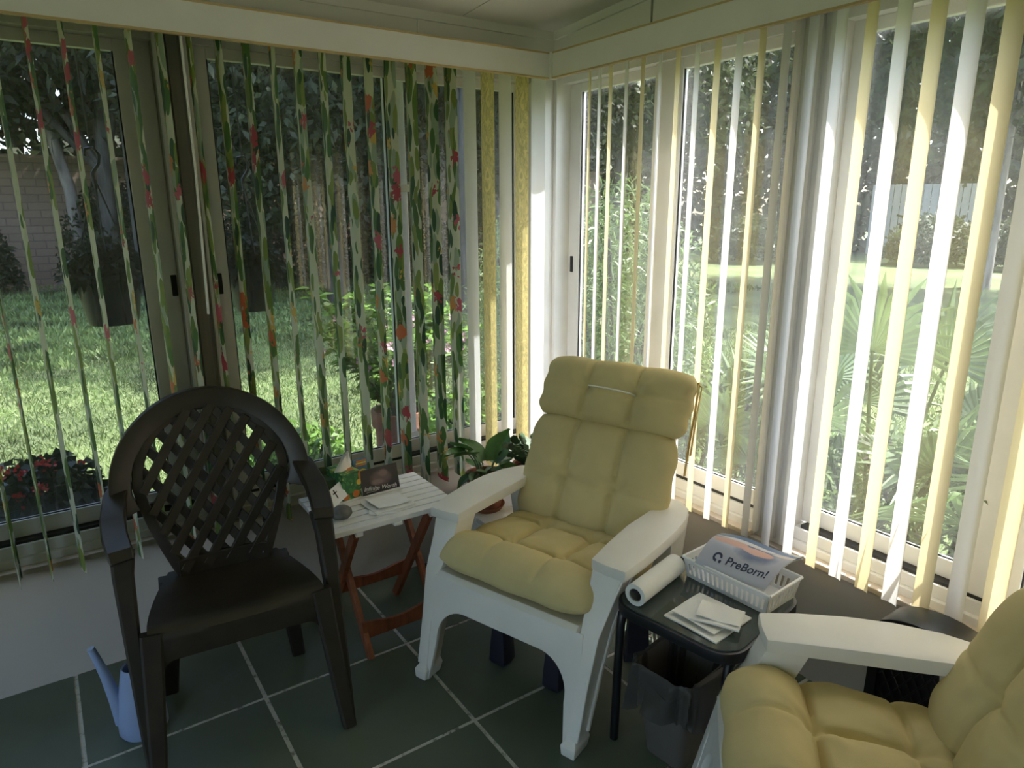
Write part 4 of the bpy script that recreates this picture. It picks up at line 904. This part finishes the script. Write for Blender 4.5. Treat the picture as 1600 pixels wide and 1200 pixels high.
def bag(u, v):
    k = v*(len(prof)-1); i = min(int(k), len(prof)-2); f_ = k-i; off, z, am = [prof[i][q]*(1-f_)+prof[i+1][q]*f_ for q in range(3)]
    hx, hy = .070+.035*z/.285+off, .062+.028*z/.285+off; a = 2*PI*u; c, s_ = math.cos(a), math.sin(a)
    pw = .42; x = hx*math.copysign(abs(c)**pw, c); y = hy*math.copysign(abs(s_)**pw, s_)
    wv = am*(math.sin(9*a+5*v)+.6*math.sin(17*a+2+9*v)); x += wv*c; y += wv*s_
    if v > .75: z += .022*math.sin(2*a+.6)+.010*math.sin(7*a)
    return (x, y, z)
MB().grid(bag, 96, 40).build('bag_liner', 'bag', t, 60)

# ------------------------------------------------------------------ watering can
t = thing('watering_can', 'pale blue plastic watering can with a long spout behind the lattice chair', 'watering can', (0.072, 2.055, 0), 0)
MB().lathe([(.002, 0), (.060, 0), (.066, .01), (.064, .06), (.052, .14), (.038, .205), (.036, .215), (.032, .210), (.045, .14), (.055, .06), (.050, .012), (.002, .01)], 28).build('body', 'can_blue', t, 40)
MB().tube([(-.048, .004, .045), (-.060, .008, .12), (-.074, .012, .20), (-.090, .015, .27), (-.098, .016, .300)], [.024, .018, .014, .011, .010], 12).build('spout', 'can_blue', t, 40)
MB().tube([(.012, .033, .205), (.020, .075, .225), (.030, .100, .17), (.028, .090, .09), (.018, .055, .05)], .010, 10).build('handle', 'can_blue', t, 40)

# ------------------------------------------------------------------ heater behind the foreground chair
t = thing('tower_heater', 'black arched-top appliance with a mesh grille against the right knee wall', 'heater', (1.735, 0.655, 0), math.radians(90))
prof_ = [(-.135, 0), (.135, 0), (.130, .425)]+[(.130*math.cos(math.radians(a)), .425+.062*math.sin(math.radians(a))) for a in range(15, 166, 15)]+[(-.130, .425)]
MB().prism(prof_, lambda a, c: (a, -.055, c), lambda a, c: (a, .055, c)).build('housing', 'black_metal', t, 40, .006)
lt = MB()
for k in range(-8, 9):
    for sg in (-1, 1):
        x0 = k*.03; pts = [(x0+sg*q*.6, .07+q) for q in np.linspace(0, .36, 13) if abs(x0+sg*q*.6) < .105]
        if len(pts) > 1: lt.tube([(pts[0][0], .059, pts[0][1]), (pts[-1][0], .059, pts[-1][1])], .0028, 5)
lt.build('grille', 'navy', t)
fr_ = MB()
for a, b, c, d_ in ((-.115, .115, .055, .07), (-.115, .115, .425, .44), (-.115, -.10, .07, .425), (.10, .115, .07, .425)): fr_.box(a, b, .055, .065, c, d_)
fr_.build('grille_frame', 'black_metal', t)

# ------------------------------------------------------------------ dark things on the floor under the corner chair
t = thing('dark_footstool', 'low dark object tucked under the corner armchair, two rounded feet showing', 'footstool', (1.155, 1.605, 0), R1)
for s_ in (-1, 1):
    MB().loft([[(s_*.108+x*k, y*k2+.0, z) for x, y in ((-.03, -.03), (.03, -.03), (.036, .0), (.03, .03), (-.03, .03), (-.036, 0))] for z, k, k2 in ((0, .8, .9), (.012, 1.05, 1.1), (.07, .95, 1), (.14, .75, .85), (.20, .62, .7))]).build('foot', 'navy', t, 50, .003)
MB().box(-.16, .16, -.05, .11, .196, .225).build('platform', 'navy', t, bevel=.01)
t = thing('black_upright', 'black tapered upright with silver bands on the floor beneath the glass table', 'stand', (1.508, 1.462, 0), math.radians(-35))
MB().loft([rect(-.045, .045, -.03, .03, 0), rect(-.040, .040, -.026, .026, .03), rect(-.030, .030, -.018, .018, .2), rect(-.026, .026, -.014, .014, .30)]).build('upright', 'navy', t, False, .004)
for k in range(2): MB().sweep([(.055+.014*k, -.01, .016), (.060+.014*k, 0, .06), (.050+.014*k, .01, .16), (.036+.014*k, .012, .24)], [(.010, .020)]*4, (1, 0, 0)).build('band', 'silver', t, 40)
MB().box(-.045, .085, -.025, .025, 0, .016).build('base_plate', 'navy', t, False, .004)

# ================================================================== outside
ZG = -0.14
lawn = struct(MB().box(-40, 60, -30, 60, ZG-.2, ZG).build('ground', 'lawn'), 'lawn around the sunroom')
mu = MB(); mu.v = []; 
struct(MB().box(-4, 2.9, YW+.13, YW+.75, ZG, ZG+.025).build('mulch_bed', 'mulch'), 'dark mulch strip along the left wall outside')
struct(MB().box(-14, 14, 16.4, 18.0, ZG, ZG+.06).build('mulch_border', 'mulch'), 'dark border in front of the garden wall')
# grass blades
def grass(n, xr, yr, hmin, hmax, w_):
    x = np.random.uniform(*xr, n); y = np.random.uniform(*yr, n); keep = (y > YW+.8) | (x > XW+.35); x, y = x[keep], y[keep]; n = len(x)
    p = np.stack([x, y, np.full(n, ZG-.005)], 1); d = rdir(n, 2.2); d[:, 2] = np.abs(d[:, 2])
    return leaves_mesh('grass', p, d, np.random.uniform(hmin, hmax, n), w_, 'grass', .1)
g = link('grass', grass(85000, (-1.8, 6.5), (3.0, 10.0), .03, .085, .010)); g['kind'] = 'stuff'; g['label'] = 'short lawn grass outside the left windows'; g['category'] = 'grass'
g = link('grass', grass(70000, (-3, 12), (8.5, 17.5), .06, .15, .028)); g['kind'] = 'stuff'; g['label'] = 'shaded far lawn grass in front of the garden wall'; g['category'] = 'grass'
g = link('grass', grass(45000, (2.2, 9.5), (-.5, 6.0), .03, .085, .010)); g['kind'] = 'stuff'; g['label'] = 'sunlit lawn grass outside the right windows'; g['category'] = 'grass'
# garden wall
t = thing('garden_wall', 'long tan block wall at the far side of the left lawn', 'wall', (3, 18.2, ZG))
MB().box(-17, 13, -.1, .1, 0, 2.65).build('wall_body', 'block', t); MB().box(-17.05, 13.05, -.14, .14, 2.65, 2.72).build('coping', 'block', t)
# pale fence beyond the right lawn
t = thing('board_fence', 'pale board fence at the far side of the right lawn', 'fence', (23.5, 11.2, ZG), math.radians(-64))
bme = MB().box(-.095, .095, -.012, .012, .05, 2.25).mesh('board', 'fence_white')
for k in range(15): link('board', bme, t, Matrix.Translation((-1.45+.208*k, 0, 0)))
for z in (.4, 1.6): MB().box(-1.55, 1.57, .012, .05, z, z+.08).build('rail', 'fence_white', t)
# trees
def tree(name, label, base, trunk, crowns, nleaf, ls, mat, bark='bark', r0=.2, grp='trees around the garden', branches=True):
    t = thing(name, label, 'tree', base, 0, grp)
    n_ = len(trunk); MB().tube(trunk, [r0*(1-.55*i/(n_-1)) for i in range(n_)], 10).build('trunk', bark, t, 60)
    if branches:
        top = Vector(trunk[-1])
        for c in crowns[:5]:
            e = Vector(c[:3]); k = Vector(trunk[max(1, n_-2)]); MB().tube([k, k.lerp(e, .5)+Vector((0, 0, .2)), e], [r0*.4, r0*.25, r0*.1], 6).build('branch', bark, t, 60)
    tot = sum(c[3]*c[4]*c[5] for c in crowns); P_ = []
    for (cx, cy, cz, rx, ry, rz) in crowns:
        k = int(nleaf*rx*ry*rz/tot); d = rdir(k); r_ = np.random.uniform(.25, 1, (k, 1))**.5
        cl = rdir(40)*np.random.uniform(.5, 1, (40, 1)); idx = np.random.randint(0, 40, k)
        q = np.where(np.random.rand(k, 1) < .65, cl[idx]+np.random.normal(size=(k, 3))*.16, d*r_); P_.append(q*np.array([rx, ry, rz])+np.array([cx, cy, cz]))
    P_ = np.concatenate(P_); f_ = link('foliage', leaves_mesh('foliage', P_, rdir(len(P_), -.2), np.random.uniform(.7, 1.3, len(P_))*ls, ls*.5, mat), t); f_['kind'] = 'stuff'
    return t
LB = 'leaf_dark'
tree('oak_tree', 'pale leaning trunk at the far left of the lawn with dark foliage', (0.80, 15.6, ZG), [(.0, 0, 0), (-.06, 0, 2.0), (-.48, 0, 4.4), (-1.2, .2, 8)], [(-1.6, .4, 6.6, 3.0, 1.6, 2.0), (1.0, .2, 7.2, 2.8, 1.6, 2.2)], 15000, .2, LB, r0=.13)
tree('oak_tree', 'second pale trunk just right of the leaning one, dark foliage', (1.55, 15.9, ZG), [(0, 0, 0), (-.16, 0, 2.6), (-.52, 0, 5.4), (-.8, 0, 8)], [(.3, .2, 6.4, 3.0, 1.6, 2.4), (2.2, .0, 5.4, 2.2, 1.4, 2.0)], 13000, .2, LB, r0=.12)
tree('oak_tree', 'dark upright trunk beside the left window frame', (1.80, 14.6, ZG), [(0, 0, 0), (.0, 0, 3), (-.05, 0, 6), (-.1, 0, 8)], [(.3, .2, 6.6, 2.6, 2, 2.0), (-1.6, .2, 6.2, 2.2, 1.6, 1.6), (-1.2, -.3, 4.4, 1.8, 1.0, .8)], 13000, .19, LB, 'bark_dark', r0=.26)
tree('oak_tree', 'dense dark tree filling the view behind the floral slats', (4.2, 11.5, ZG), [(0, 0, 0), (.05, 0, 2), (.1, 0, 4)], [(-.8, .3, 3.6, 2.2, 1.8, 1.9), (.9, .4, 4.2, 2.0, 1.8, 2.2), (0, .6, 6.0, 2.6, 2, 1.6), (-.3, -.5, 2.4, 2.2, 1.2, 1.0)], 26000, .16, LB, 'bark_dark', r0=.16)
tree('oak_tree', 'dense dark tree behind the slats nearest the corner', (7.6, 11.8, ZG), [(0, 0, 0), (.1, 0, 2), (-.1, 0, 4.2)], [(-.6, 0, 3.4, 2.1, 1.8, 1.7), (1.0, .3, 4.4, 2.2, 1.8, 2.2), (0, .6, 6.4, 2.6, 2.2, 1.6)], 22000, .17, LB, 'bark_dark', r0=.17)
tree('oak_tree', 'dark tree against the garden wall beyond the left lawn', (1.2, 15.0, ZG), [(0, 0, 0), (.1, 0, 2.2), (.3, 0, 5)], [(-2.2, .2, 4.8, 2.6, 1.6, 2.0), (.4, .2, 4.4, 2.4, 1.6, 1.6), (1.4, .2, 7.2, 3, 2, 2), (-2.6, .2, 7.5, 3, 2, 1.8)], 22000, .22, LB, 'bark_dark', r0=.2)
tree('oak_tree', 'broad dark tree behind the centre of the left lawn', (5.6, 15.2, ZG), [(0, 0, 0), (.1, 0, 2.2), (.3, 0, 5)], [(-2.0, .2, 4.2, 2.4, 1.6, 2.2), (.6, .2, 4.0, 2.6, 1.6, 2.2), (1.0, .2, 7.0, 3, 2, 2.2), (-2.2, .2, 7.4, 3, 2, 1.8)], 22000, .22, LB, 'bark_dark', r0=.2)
LM = 'leaf_mid'
tree('oak_tree', 'tall tree across the right lawn, seen through the corner window', (12.5, 13.5, ZG), [(0, 0, 0), (.1, 0, 3), (-.2, 0, 6)], [(-2, 0, 5, 3, 2.5, 2.4), (1.5, 0, 5.4, 3, 2.4, 2.6), (0, 0, 8.5, 3.8, 3, 2.4)], 20000, .24, LM, r0=.24)
tree('oak_tree', 'tall tree right of the pale fence', (15.5, 6.2, ZG), [(0, 0, 0), (.1, 0, 3), (.2, 0, 6)], [(-1, 1.5, 5, 2.6, 2.8, 2.2), (0, -2, 5.2, 2.6, 3, 2.6), (0, 0, 8.5, 3.2, 4, 2.4)], 20000, .24, LM, r0=.24)
tree('oak_tree', 'shade tree with high crown over the right lawn', (10.2, 6.6, ZG), [(0, 0, 0), (.05, 0, 3), (0, .1, 7)], [(-1.2, .5, 8.6, 3.0, 3.0, 2.0), (1.4, -.6, 9.4, 3, 3, 2.0), (-.4, 2.2, 9.2, 2.6, 2.4, 1.6)], 20000, .22, LM, r0=.19)
tree('oak_tree', 'far tree behind the left end of the pale fence', (14.5, 19, ZG), [(0, 0, 0), (.1, 0, 3), (-.2, 0, 6)], [(-2.5, 0, 4.6, 3.2, 2, 2.8), (2, 0, 4.6, 3.2, 2, 3), (0, 0, 8.5, 4.5, 3, 2.6)], 16000, .3, LM, r0=.26)
tree('oak_tree', 'far tree behind the pale fence', (25.5, 15, ZG), [(0, 0, 0), (.1, 0, 3), (-.2, 0, 6)], [(-1, 3, 5, 3, 4, 3), (0, -3, 5, 3, 4, 3), (0, 0, 9, 4, 6, 3)], 16000, .34, LM, r0=.26)
tree('oak_tree', 'big shade tree in the middle of the left lawn with a high spreading crown', (5.4, 9.2, ZG), [(0, 0, 0), (.05, 0, 3), (.6, -.5, 6.5)], [(.4, -1.6, 7.8, 3.0, 2.4, 1.3), (2.4, .6, 8.4, 3.0, 3.0, 1.6), (.4, 2.6, 8.6, 3.0, 2.6, 1.6), (-2.2, 1.5, 8.2, 2.6, 2.6, 1.4)], 26000, .20, LB, 'bark_dark', r0=.15)
# dense woodland edge closing the view
def hedge(label, x0, y0, x1, y1, zt_, n, mat):
    t = thing('woodland_edge', label, 'trees', ((x0+x1)/2, (y0+y1)/2, ZG)); hx, hy = (x1-x0)/2, (y1-y0)/2; ln_ = math.hypot(hx, hy)
    q = np.random.uniform(-1, 1, n); z = np.random.uniform(0, 1, n)*(zt_*(.85+.15*np.sin(q*17)+.10*np.sin(q*41+2))); dp = np.random.normal(size=n)*.9
    P_ = np.stack([q*hx-dp*hy/ln_, q*hy+dp*hx/ln_, z], 1)
    f_ = link('foliage', leaves_mesh('foliage', P_, rdir(n, -.1), np.random.uniform(.7, 1.4, n)*.42, .26, mat), t); f_['kind'] = 'stuff'
    k_ = int(ln_/1.4)
    for i in range(k_):
        a = -1+2*(i+.5)/k_; MB().tube([(a*hx, a*hy, 0), (a*hx+.1, a*hy, zt_*.4), (a*hx-.2, a*hy+.2, zt_*.8)], [.16, .12, .06], 6).build('trunk', 'bark_dark', t, 60)
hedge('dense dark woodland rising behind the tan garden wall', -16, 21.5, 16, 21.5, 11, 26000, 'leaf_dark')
hedge('dense woodland beyond the right lawn behind the pale fence', 16, 27, 33, 2, 11, 26000, 'leaf_mid')
hedge('unseen woodland added on the far left to cut blue sky light', -12, -6, -12, 21, 9, 9000, 'leaf_mid')  # added out of view to dim the blue sky light from the left end
hedge('woodland closing the view at the right edge of the lawn', 33, 2, 33, -16, 11, 12000, 'leaf_mid')
# wall-side shrubs under the trees
def shrub(label, base, rx, rz, n, ls, mat, name='shrub', ry=None, narrow=.5, up=.5):
    t = thing(name, label, 'shrub', base, 0, None)
    d = rdir(n); d[:, 2] = np.abs(d[:, 2]); P_ = d*np.random.uniform(.35, 1, (n, 1))**.5*np.array([rx, ry or rx, rz])+np.array([0, 0, rz*.12])
    f_ = link('foliage', leaves_mesh('foliage', P_, rdir(n, up), np.random.uniform(.7, 1.3, n)*ls, ls*narrow, mat), t); f_['kind'] = 'stuff'
    for k in range(5):
        a = k*1.256; MB().tube([(0, 0, 0), (rx*.3*math.cos(a), rx*.3*math.sin(a), rz*.5), (rx*.6*math.cos(a), rx*.6*math.sin(a), rz*.9)], .012, 5).build('stem', 'bark_dark', t, 60)
    return t
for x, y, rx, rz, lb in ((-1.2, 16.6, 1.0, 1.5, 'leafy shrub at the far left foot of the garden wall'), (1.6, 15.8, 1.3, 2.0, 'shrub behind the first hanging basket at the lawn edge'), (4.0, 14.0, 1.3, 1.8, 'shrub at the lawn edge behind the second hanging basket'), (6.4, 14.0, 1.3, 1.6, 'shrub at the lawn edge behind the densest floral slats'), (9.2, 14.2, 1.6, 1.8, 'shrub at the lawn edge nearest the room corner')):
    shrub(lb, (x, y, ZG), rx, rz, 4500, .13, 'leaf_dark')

# downspout outside the left wall
t = thing('downspout', 'pale metal pipe running down outside behind the floral slats', 'pipe', (1.333, 2.78, ZG))
MB().box(-.020, .020, -.018, .018, 0, 2.18-ZG).build('pipe', 'basket', t, bevel=.005)
for z in (.6, 1.7): MB().box(-.026, .026, -.024, .024, z, z+.03).build('bracket', 'silver', t)
# hanging baskets
def hanging(loc, r, h, label, ztop):
    t = thing('hanging_basket', label, 'hanging basket', loc, 0, 'black hanging baskets under the eave')
    MB().lathe([(.002, 0), (r*.70, 0), (r*.76, .015), (r*.98, h-.02), (r*1.06, h-.02), (r*1.06, h), (r*.95, h), (r*.9, h-.05), (.002, h-.05)], 28).build('pot', 'hanging_pot', t, 40)
    hz = h+.33
    for k in range(3):
        a = 2*PI*k/3+.5; MB().tube([(r*math.cos(a), r*math.sin(a), h), (r*.5*math.cos(a), r*.5*math.sin(a), h+.17), (.004*math.cos(a), .004*math.sin(a), hz)], .003, 5).build('hanger_wire', 'hanging_pot', t)
    MB().tube([(0, 0, hz-.02), (0, 0, hz+.02), (.022, 0, hz+.05), (.028, 0, hz+.08), (.012, 0, hz+.105), (-.012, 0, hz+.10), (-.016, 0, hz+.075)], .006, 8).build('hook', 'hanging_pot', t, 40)
    MB().tube([(.006, 0, hz+.105), (.0, 0, ztop-loc[2])], .0035, 5).build('hook_rod', 'hanging_pot', t)
    n = 1500; d = rdir(n); d[:, 2] = np.abs(d[:, 2])*.9-.1; P_ = d*np.random.uniform(.3, 1, (n, 1))**.5*np.array([r*1.15, r*1.15, .17])+np.array([0, 0, h-.02])
    f_ = link('foliage', leaves_mesh('foliage', P_, rdir(n, .2), np.random.uniform(.03, .06, n), .022, 'leaf_dark', .5), t); f_['kind'] = 'stuff'
hanging((0.215, 2.93, 1.085), .112, .185, 'black hanging pot outside the far left pane, foliage spilling over its rim', 2.14)
hanging((0.735, 2.98, 1.085), .098, .175, 'black hanging pot outside, just right of the grey post', 2.14)

# begonia planter
t = thing('begonia_planter', 'slate blue planter of dark-leaved red flowers outside the lower left pane', 'planter', (-.080, 2.76, ZG))
MB().lathe([(.002, 0), (.09, 0), (.135, .60), (.142, .60), (.142, .635), (.128, .635), (.12, .58), (.002, .58)], 28).build('pot', 'blue_pot', t, 40)
n = 900; d = rdir(n); d[:, 2] = np.abs(d[:, 2]); P_ = d*np.random.uniform(.4, 1, (n, 1))**.5*np.array([.19, .16, .22])+np.array([0, 0, .60])
f_ = link('foliage', leaves_mesh('foliage', P_, rdir(n, .1), np.random.uniform(.03, .06, n), .036, 'leaf_begonia', .3), t); f_['kind'] = 'stuff'
for k in range(9):
    a = random.uniform(0, 6.28); e = random.uniform(.5, 1.3); c = Vector((.17*math.cos(a)*math.cos(e), .15*math.sin(a)*math.cos(e)-.02, .62+.20*math.sin(e)))
    P_ = np.random.normal(size=(14, 3))*.008+np.array(c); link('flower', leaves_mesh('flower', P_, rdir(14, .5), .018, .014, 'red', .1), t)

# flowering bush in a terracotta pot outside
t = thing('flowering_bush', 'pink-flowered sunlit bush in a big terracotta pot outside the left window', 'potted plant', (1.43, 3.12, ZG))
MB().lathe([(.002, 0), (.095, 0), (.125, .56), (.140, .56), (.142, .64), (.126, .64), (.12, .60), (.002, .60)], 32).build('pot', 'terracotta', t, 40)
stems = []
for k in range(16):
    a = 2*PI*k/16*2.6; rr = random.uniform(.12, .46); hh = random.uniform(.55, .98)*(1.15-rr*.8)
    pts = [Vector((.03*math.cos(a), .03*math.sin(a), .58)), Vector((rr*.45*math.cos(a), rr*.45*math.sin(a), .58+hh*.45)), Vector((rr*math.cos(a), rr*math.sin(a)*.8, .58+hh*.85))]
    stems.append(pts); MB().tube(pts, [.006, .005, .003], 6).build('stem', 'stem', t, 40)
P_, D_ = [], []
for pts in stems:
    for q in range(120):
        f = random.uniform(.12, 1.0)**.8; p = pts[0].lerp(pts[1], f*2) if f < .5 else pts[1].lerp(pts[2], f*2-1); P_.append(p); a = random.uniform(0, 6.28); D_.append((math.cos(a), math.sin(a), random.uniform(-.1, .7)))
P_ = np.array(P_)+np.random.normal(size=(len(P_), 3))*.012; D_ = np.array(D_); D_ /= np.linalg.norm(D_, axis=1, keepdims=True)
f_ = link('foliage', leaves_mesh('foliage', P_, D_, np.random.uniform(.05, .11, len(P_)), .026, 'leaf_bush', .25), t); f_['kind'] = 'stuff'
pet = MB()
for k in range(5):
    a = 2*PI*k/5; c, s_ = math.cos(a), math.sin(a); pet.add([(.003*c, .003*s_, 0), (.016*c-.010*s_, .016*s_+.010*c, .005), (.027*c, .027*s_, .004), (.016*c+.010*s_, .016*s_-.010*c, .005)], [(0, 1, 2, 3)])
pme = pet.mesh('flower', 'pink')
for k in range(22):
    pts = stems[k % 16]; p = pts[1].lerp(pts[2], random.uniform(.3, 1.1))+Vector((random.uniform(-.07, .07), random.uniform(-.14, -.02), random.uniform(-.05, .03)))
    d = Vector((random.uniform(-.8, .2), -1, random.uniform(0, .7))).normalized(); link('flower', pme, t, Matrix.Translation(p) @ d.to_track_quat('Z', 'Y').to_matrix().to_4x4())
# low leafy plants by the left wall outside
shrub('low green plants growing against the wall behind the folding table', (0.92, 3.35, ZG), .30, .48, 1600, .06, 'leaf_bush', 'low_plant')
shrub('low sunlit weeds between the bush and the lawn', (1.05, 3.75, ZG), .45, .40, 1800, .06, 'leaf_bush', 'low_plant')
shrub('low sunlit plants outside behind the white and yellow corner slats', (2.15, 3.55, ZG), .42, .55, 1500, .06, 'leaf_bush', 'low_plant')

for x, y, lb in ((20.5, 9.4, 'round shrub standing in front of the pale fence'), (20.8, 7.2, 'round shrub at the right of the pale fence'), (17.5, 13.2, 'round shrub at the left of the pale fence')): shrub(lb, (x, y, ZG), 1.3, 1.25, 3500, .16, 'leaf_mid')
# right side shrubs and palmettos
shrub('feathery narrow-leaved bush outside the corner window', (3.05, 3.25, ZG), .62, 1.62, 9000, .085, 'leaf_narrow', 'feathery_bush', .75, .16, .8)
shrub('feathery narrow-leaved bush left of the meeting stile', (3.35, 4.45, ZG), .7, 1.55, 8000, .085, 'leaf_narrow', 'feathery_bush', .8, .16, .8)
shrub('green ground cover under the corner window outside', (2.75, 2.35, ZG), .5, .75, 5000, .06, 'leaf_narrow', 'ground_cover', .6, .3)
shrub('green ground cover below the palmetto outside', (2.95, 1.15, ZG), .6, .72, 6000, .06, 'leaf_narrow', 'ground_cover', .7, .3)
shrub('green ground cover outside the nearest right window', (2.75, .35, ZG), .55, .80, 5000, .06, 'leaf_narrow', 'ground_cover', .6, .3)
def palmetto(loc, n, hgt, spread, label, sd):
    rs = random.Random(sd); t = thing('palmetto', label, 'palm', loc, 0, 'palmettos outside the right windows')
    for k in range(n):
        az = 2*PI*k/n+rs.uniform(-.3, .3); el = rs.uniform(.55, 1.35); ln = hgt*rs.uniform(.6, 1.0)
        d = Vector((math.cos(az)*math.cos(el), math.sin(az)*math.cos(el), math.sin(el))); e = d*ln; side = d.cross(Vector((0, 0, 1))).normalized(); upv = side.cross(d)
        m = MB().tube([(0, 0, 0), d*ln*.5+Vector((0, 0, .02)), e], [.010, .008, .006], 6); stk = m.build('stalk', 'leaf_palm', t, 40)
        fb = MB(); bl2 = spread*rs.uniform(.75, 1.05); nb = 22
        for q in range(nb):
            a = math.radians(-105+210*q/(nb-1)); bd_ = (d*math.cos(a)+side*math.sin(a)).normalized(); w_ = .016; pr = bd_.cross(upv).normalized()*w_
            L2 = bl2*(1-.25*abs(math.sin(a)))*rs.uniform(.9, 1.05); mid = e+bd_*L2*.55+upv*.02; tip = e+bd_*L2-Vector((0, 0, .10*L2+.10*rs.random()*L2))
            fb.add([e, mid+pr, tip, mid-pr, mid+upv*.006], [(0, 1, 4), (1, 2, 4), (2, 3, 4), (3, 0, 4)])
        fb.build('fan', 'leaf_palm', stk)
palmetto((2.85, 1.42, ZG), 12, 1.15, .55, 'large fan palm right outside the nearest right window', 1)
palmetto((2.95, .62, ZG), 10, 1.05, .52, 'fan palm at the right edge of the nearest right window', 2)
palmetto((2.75, 2.02, ZG), 8, .75, .42, 'smaller fan palm low outside the corner window', 3)
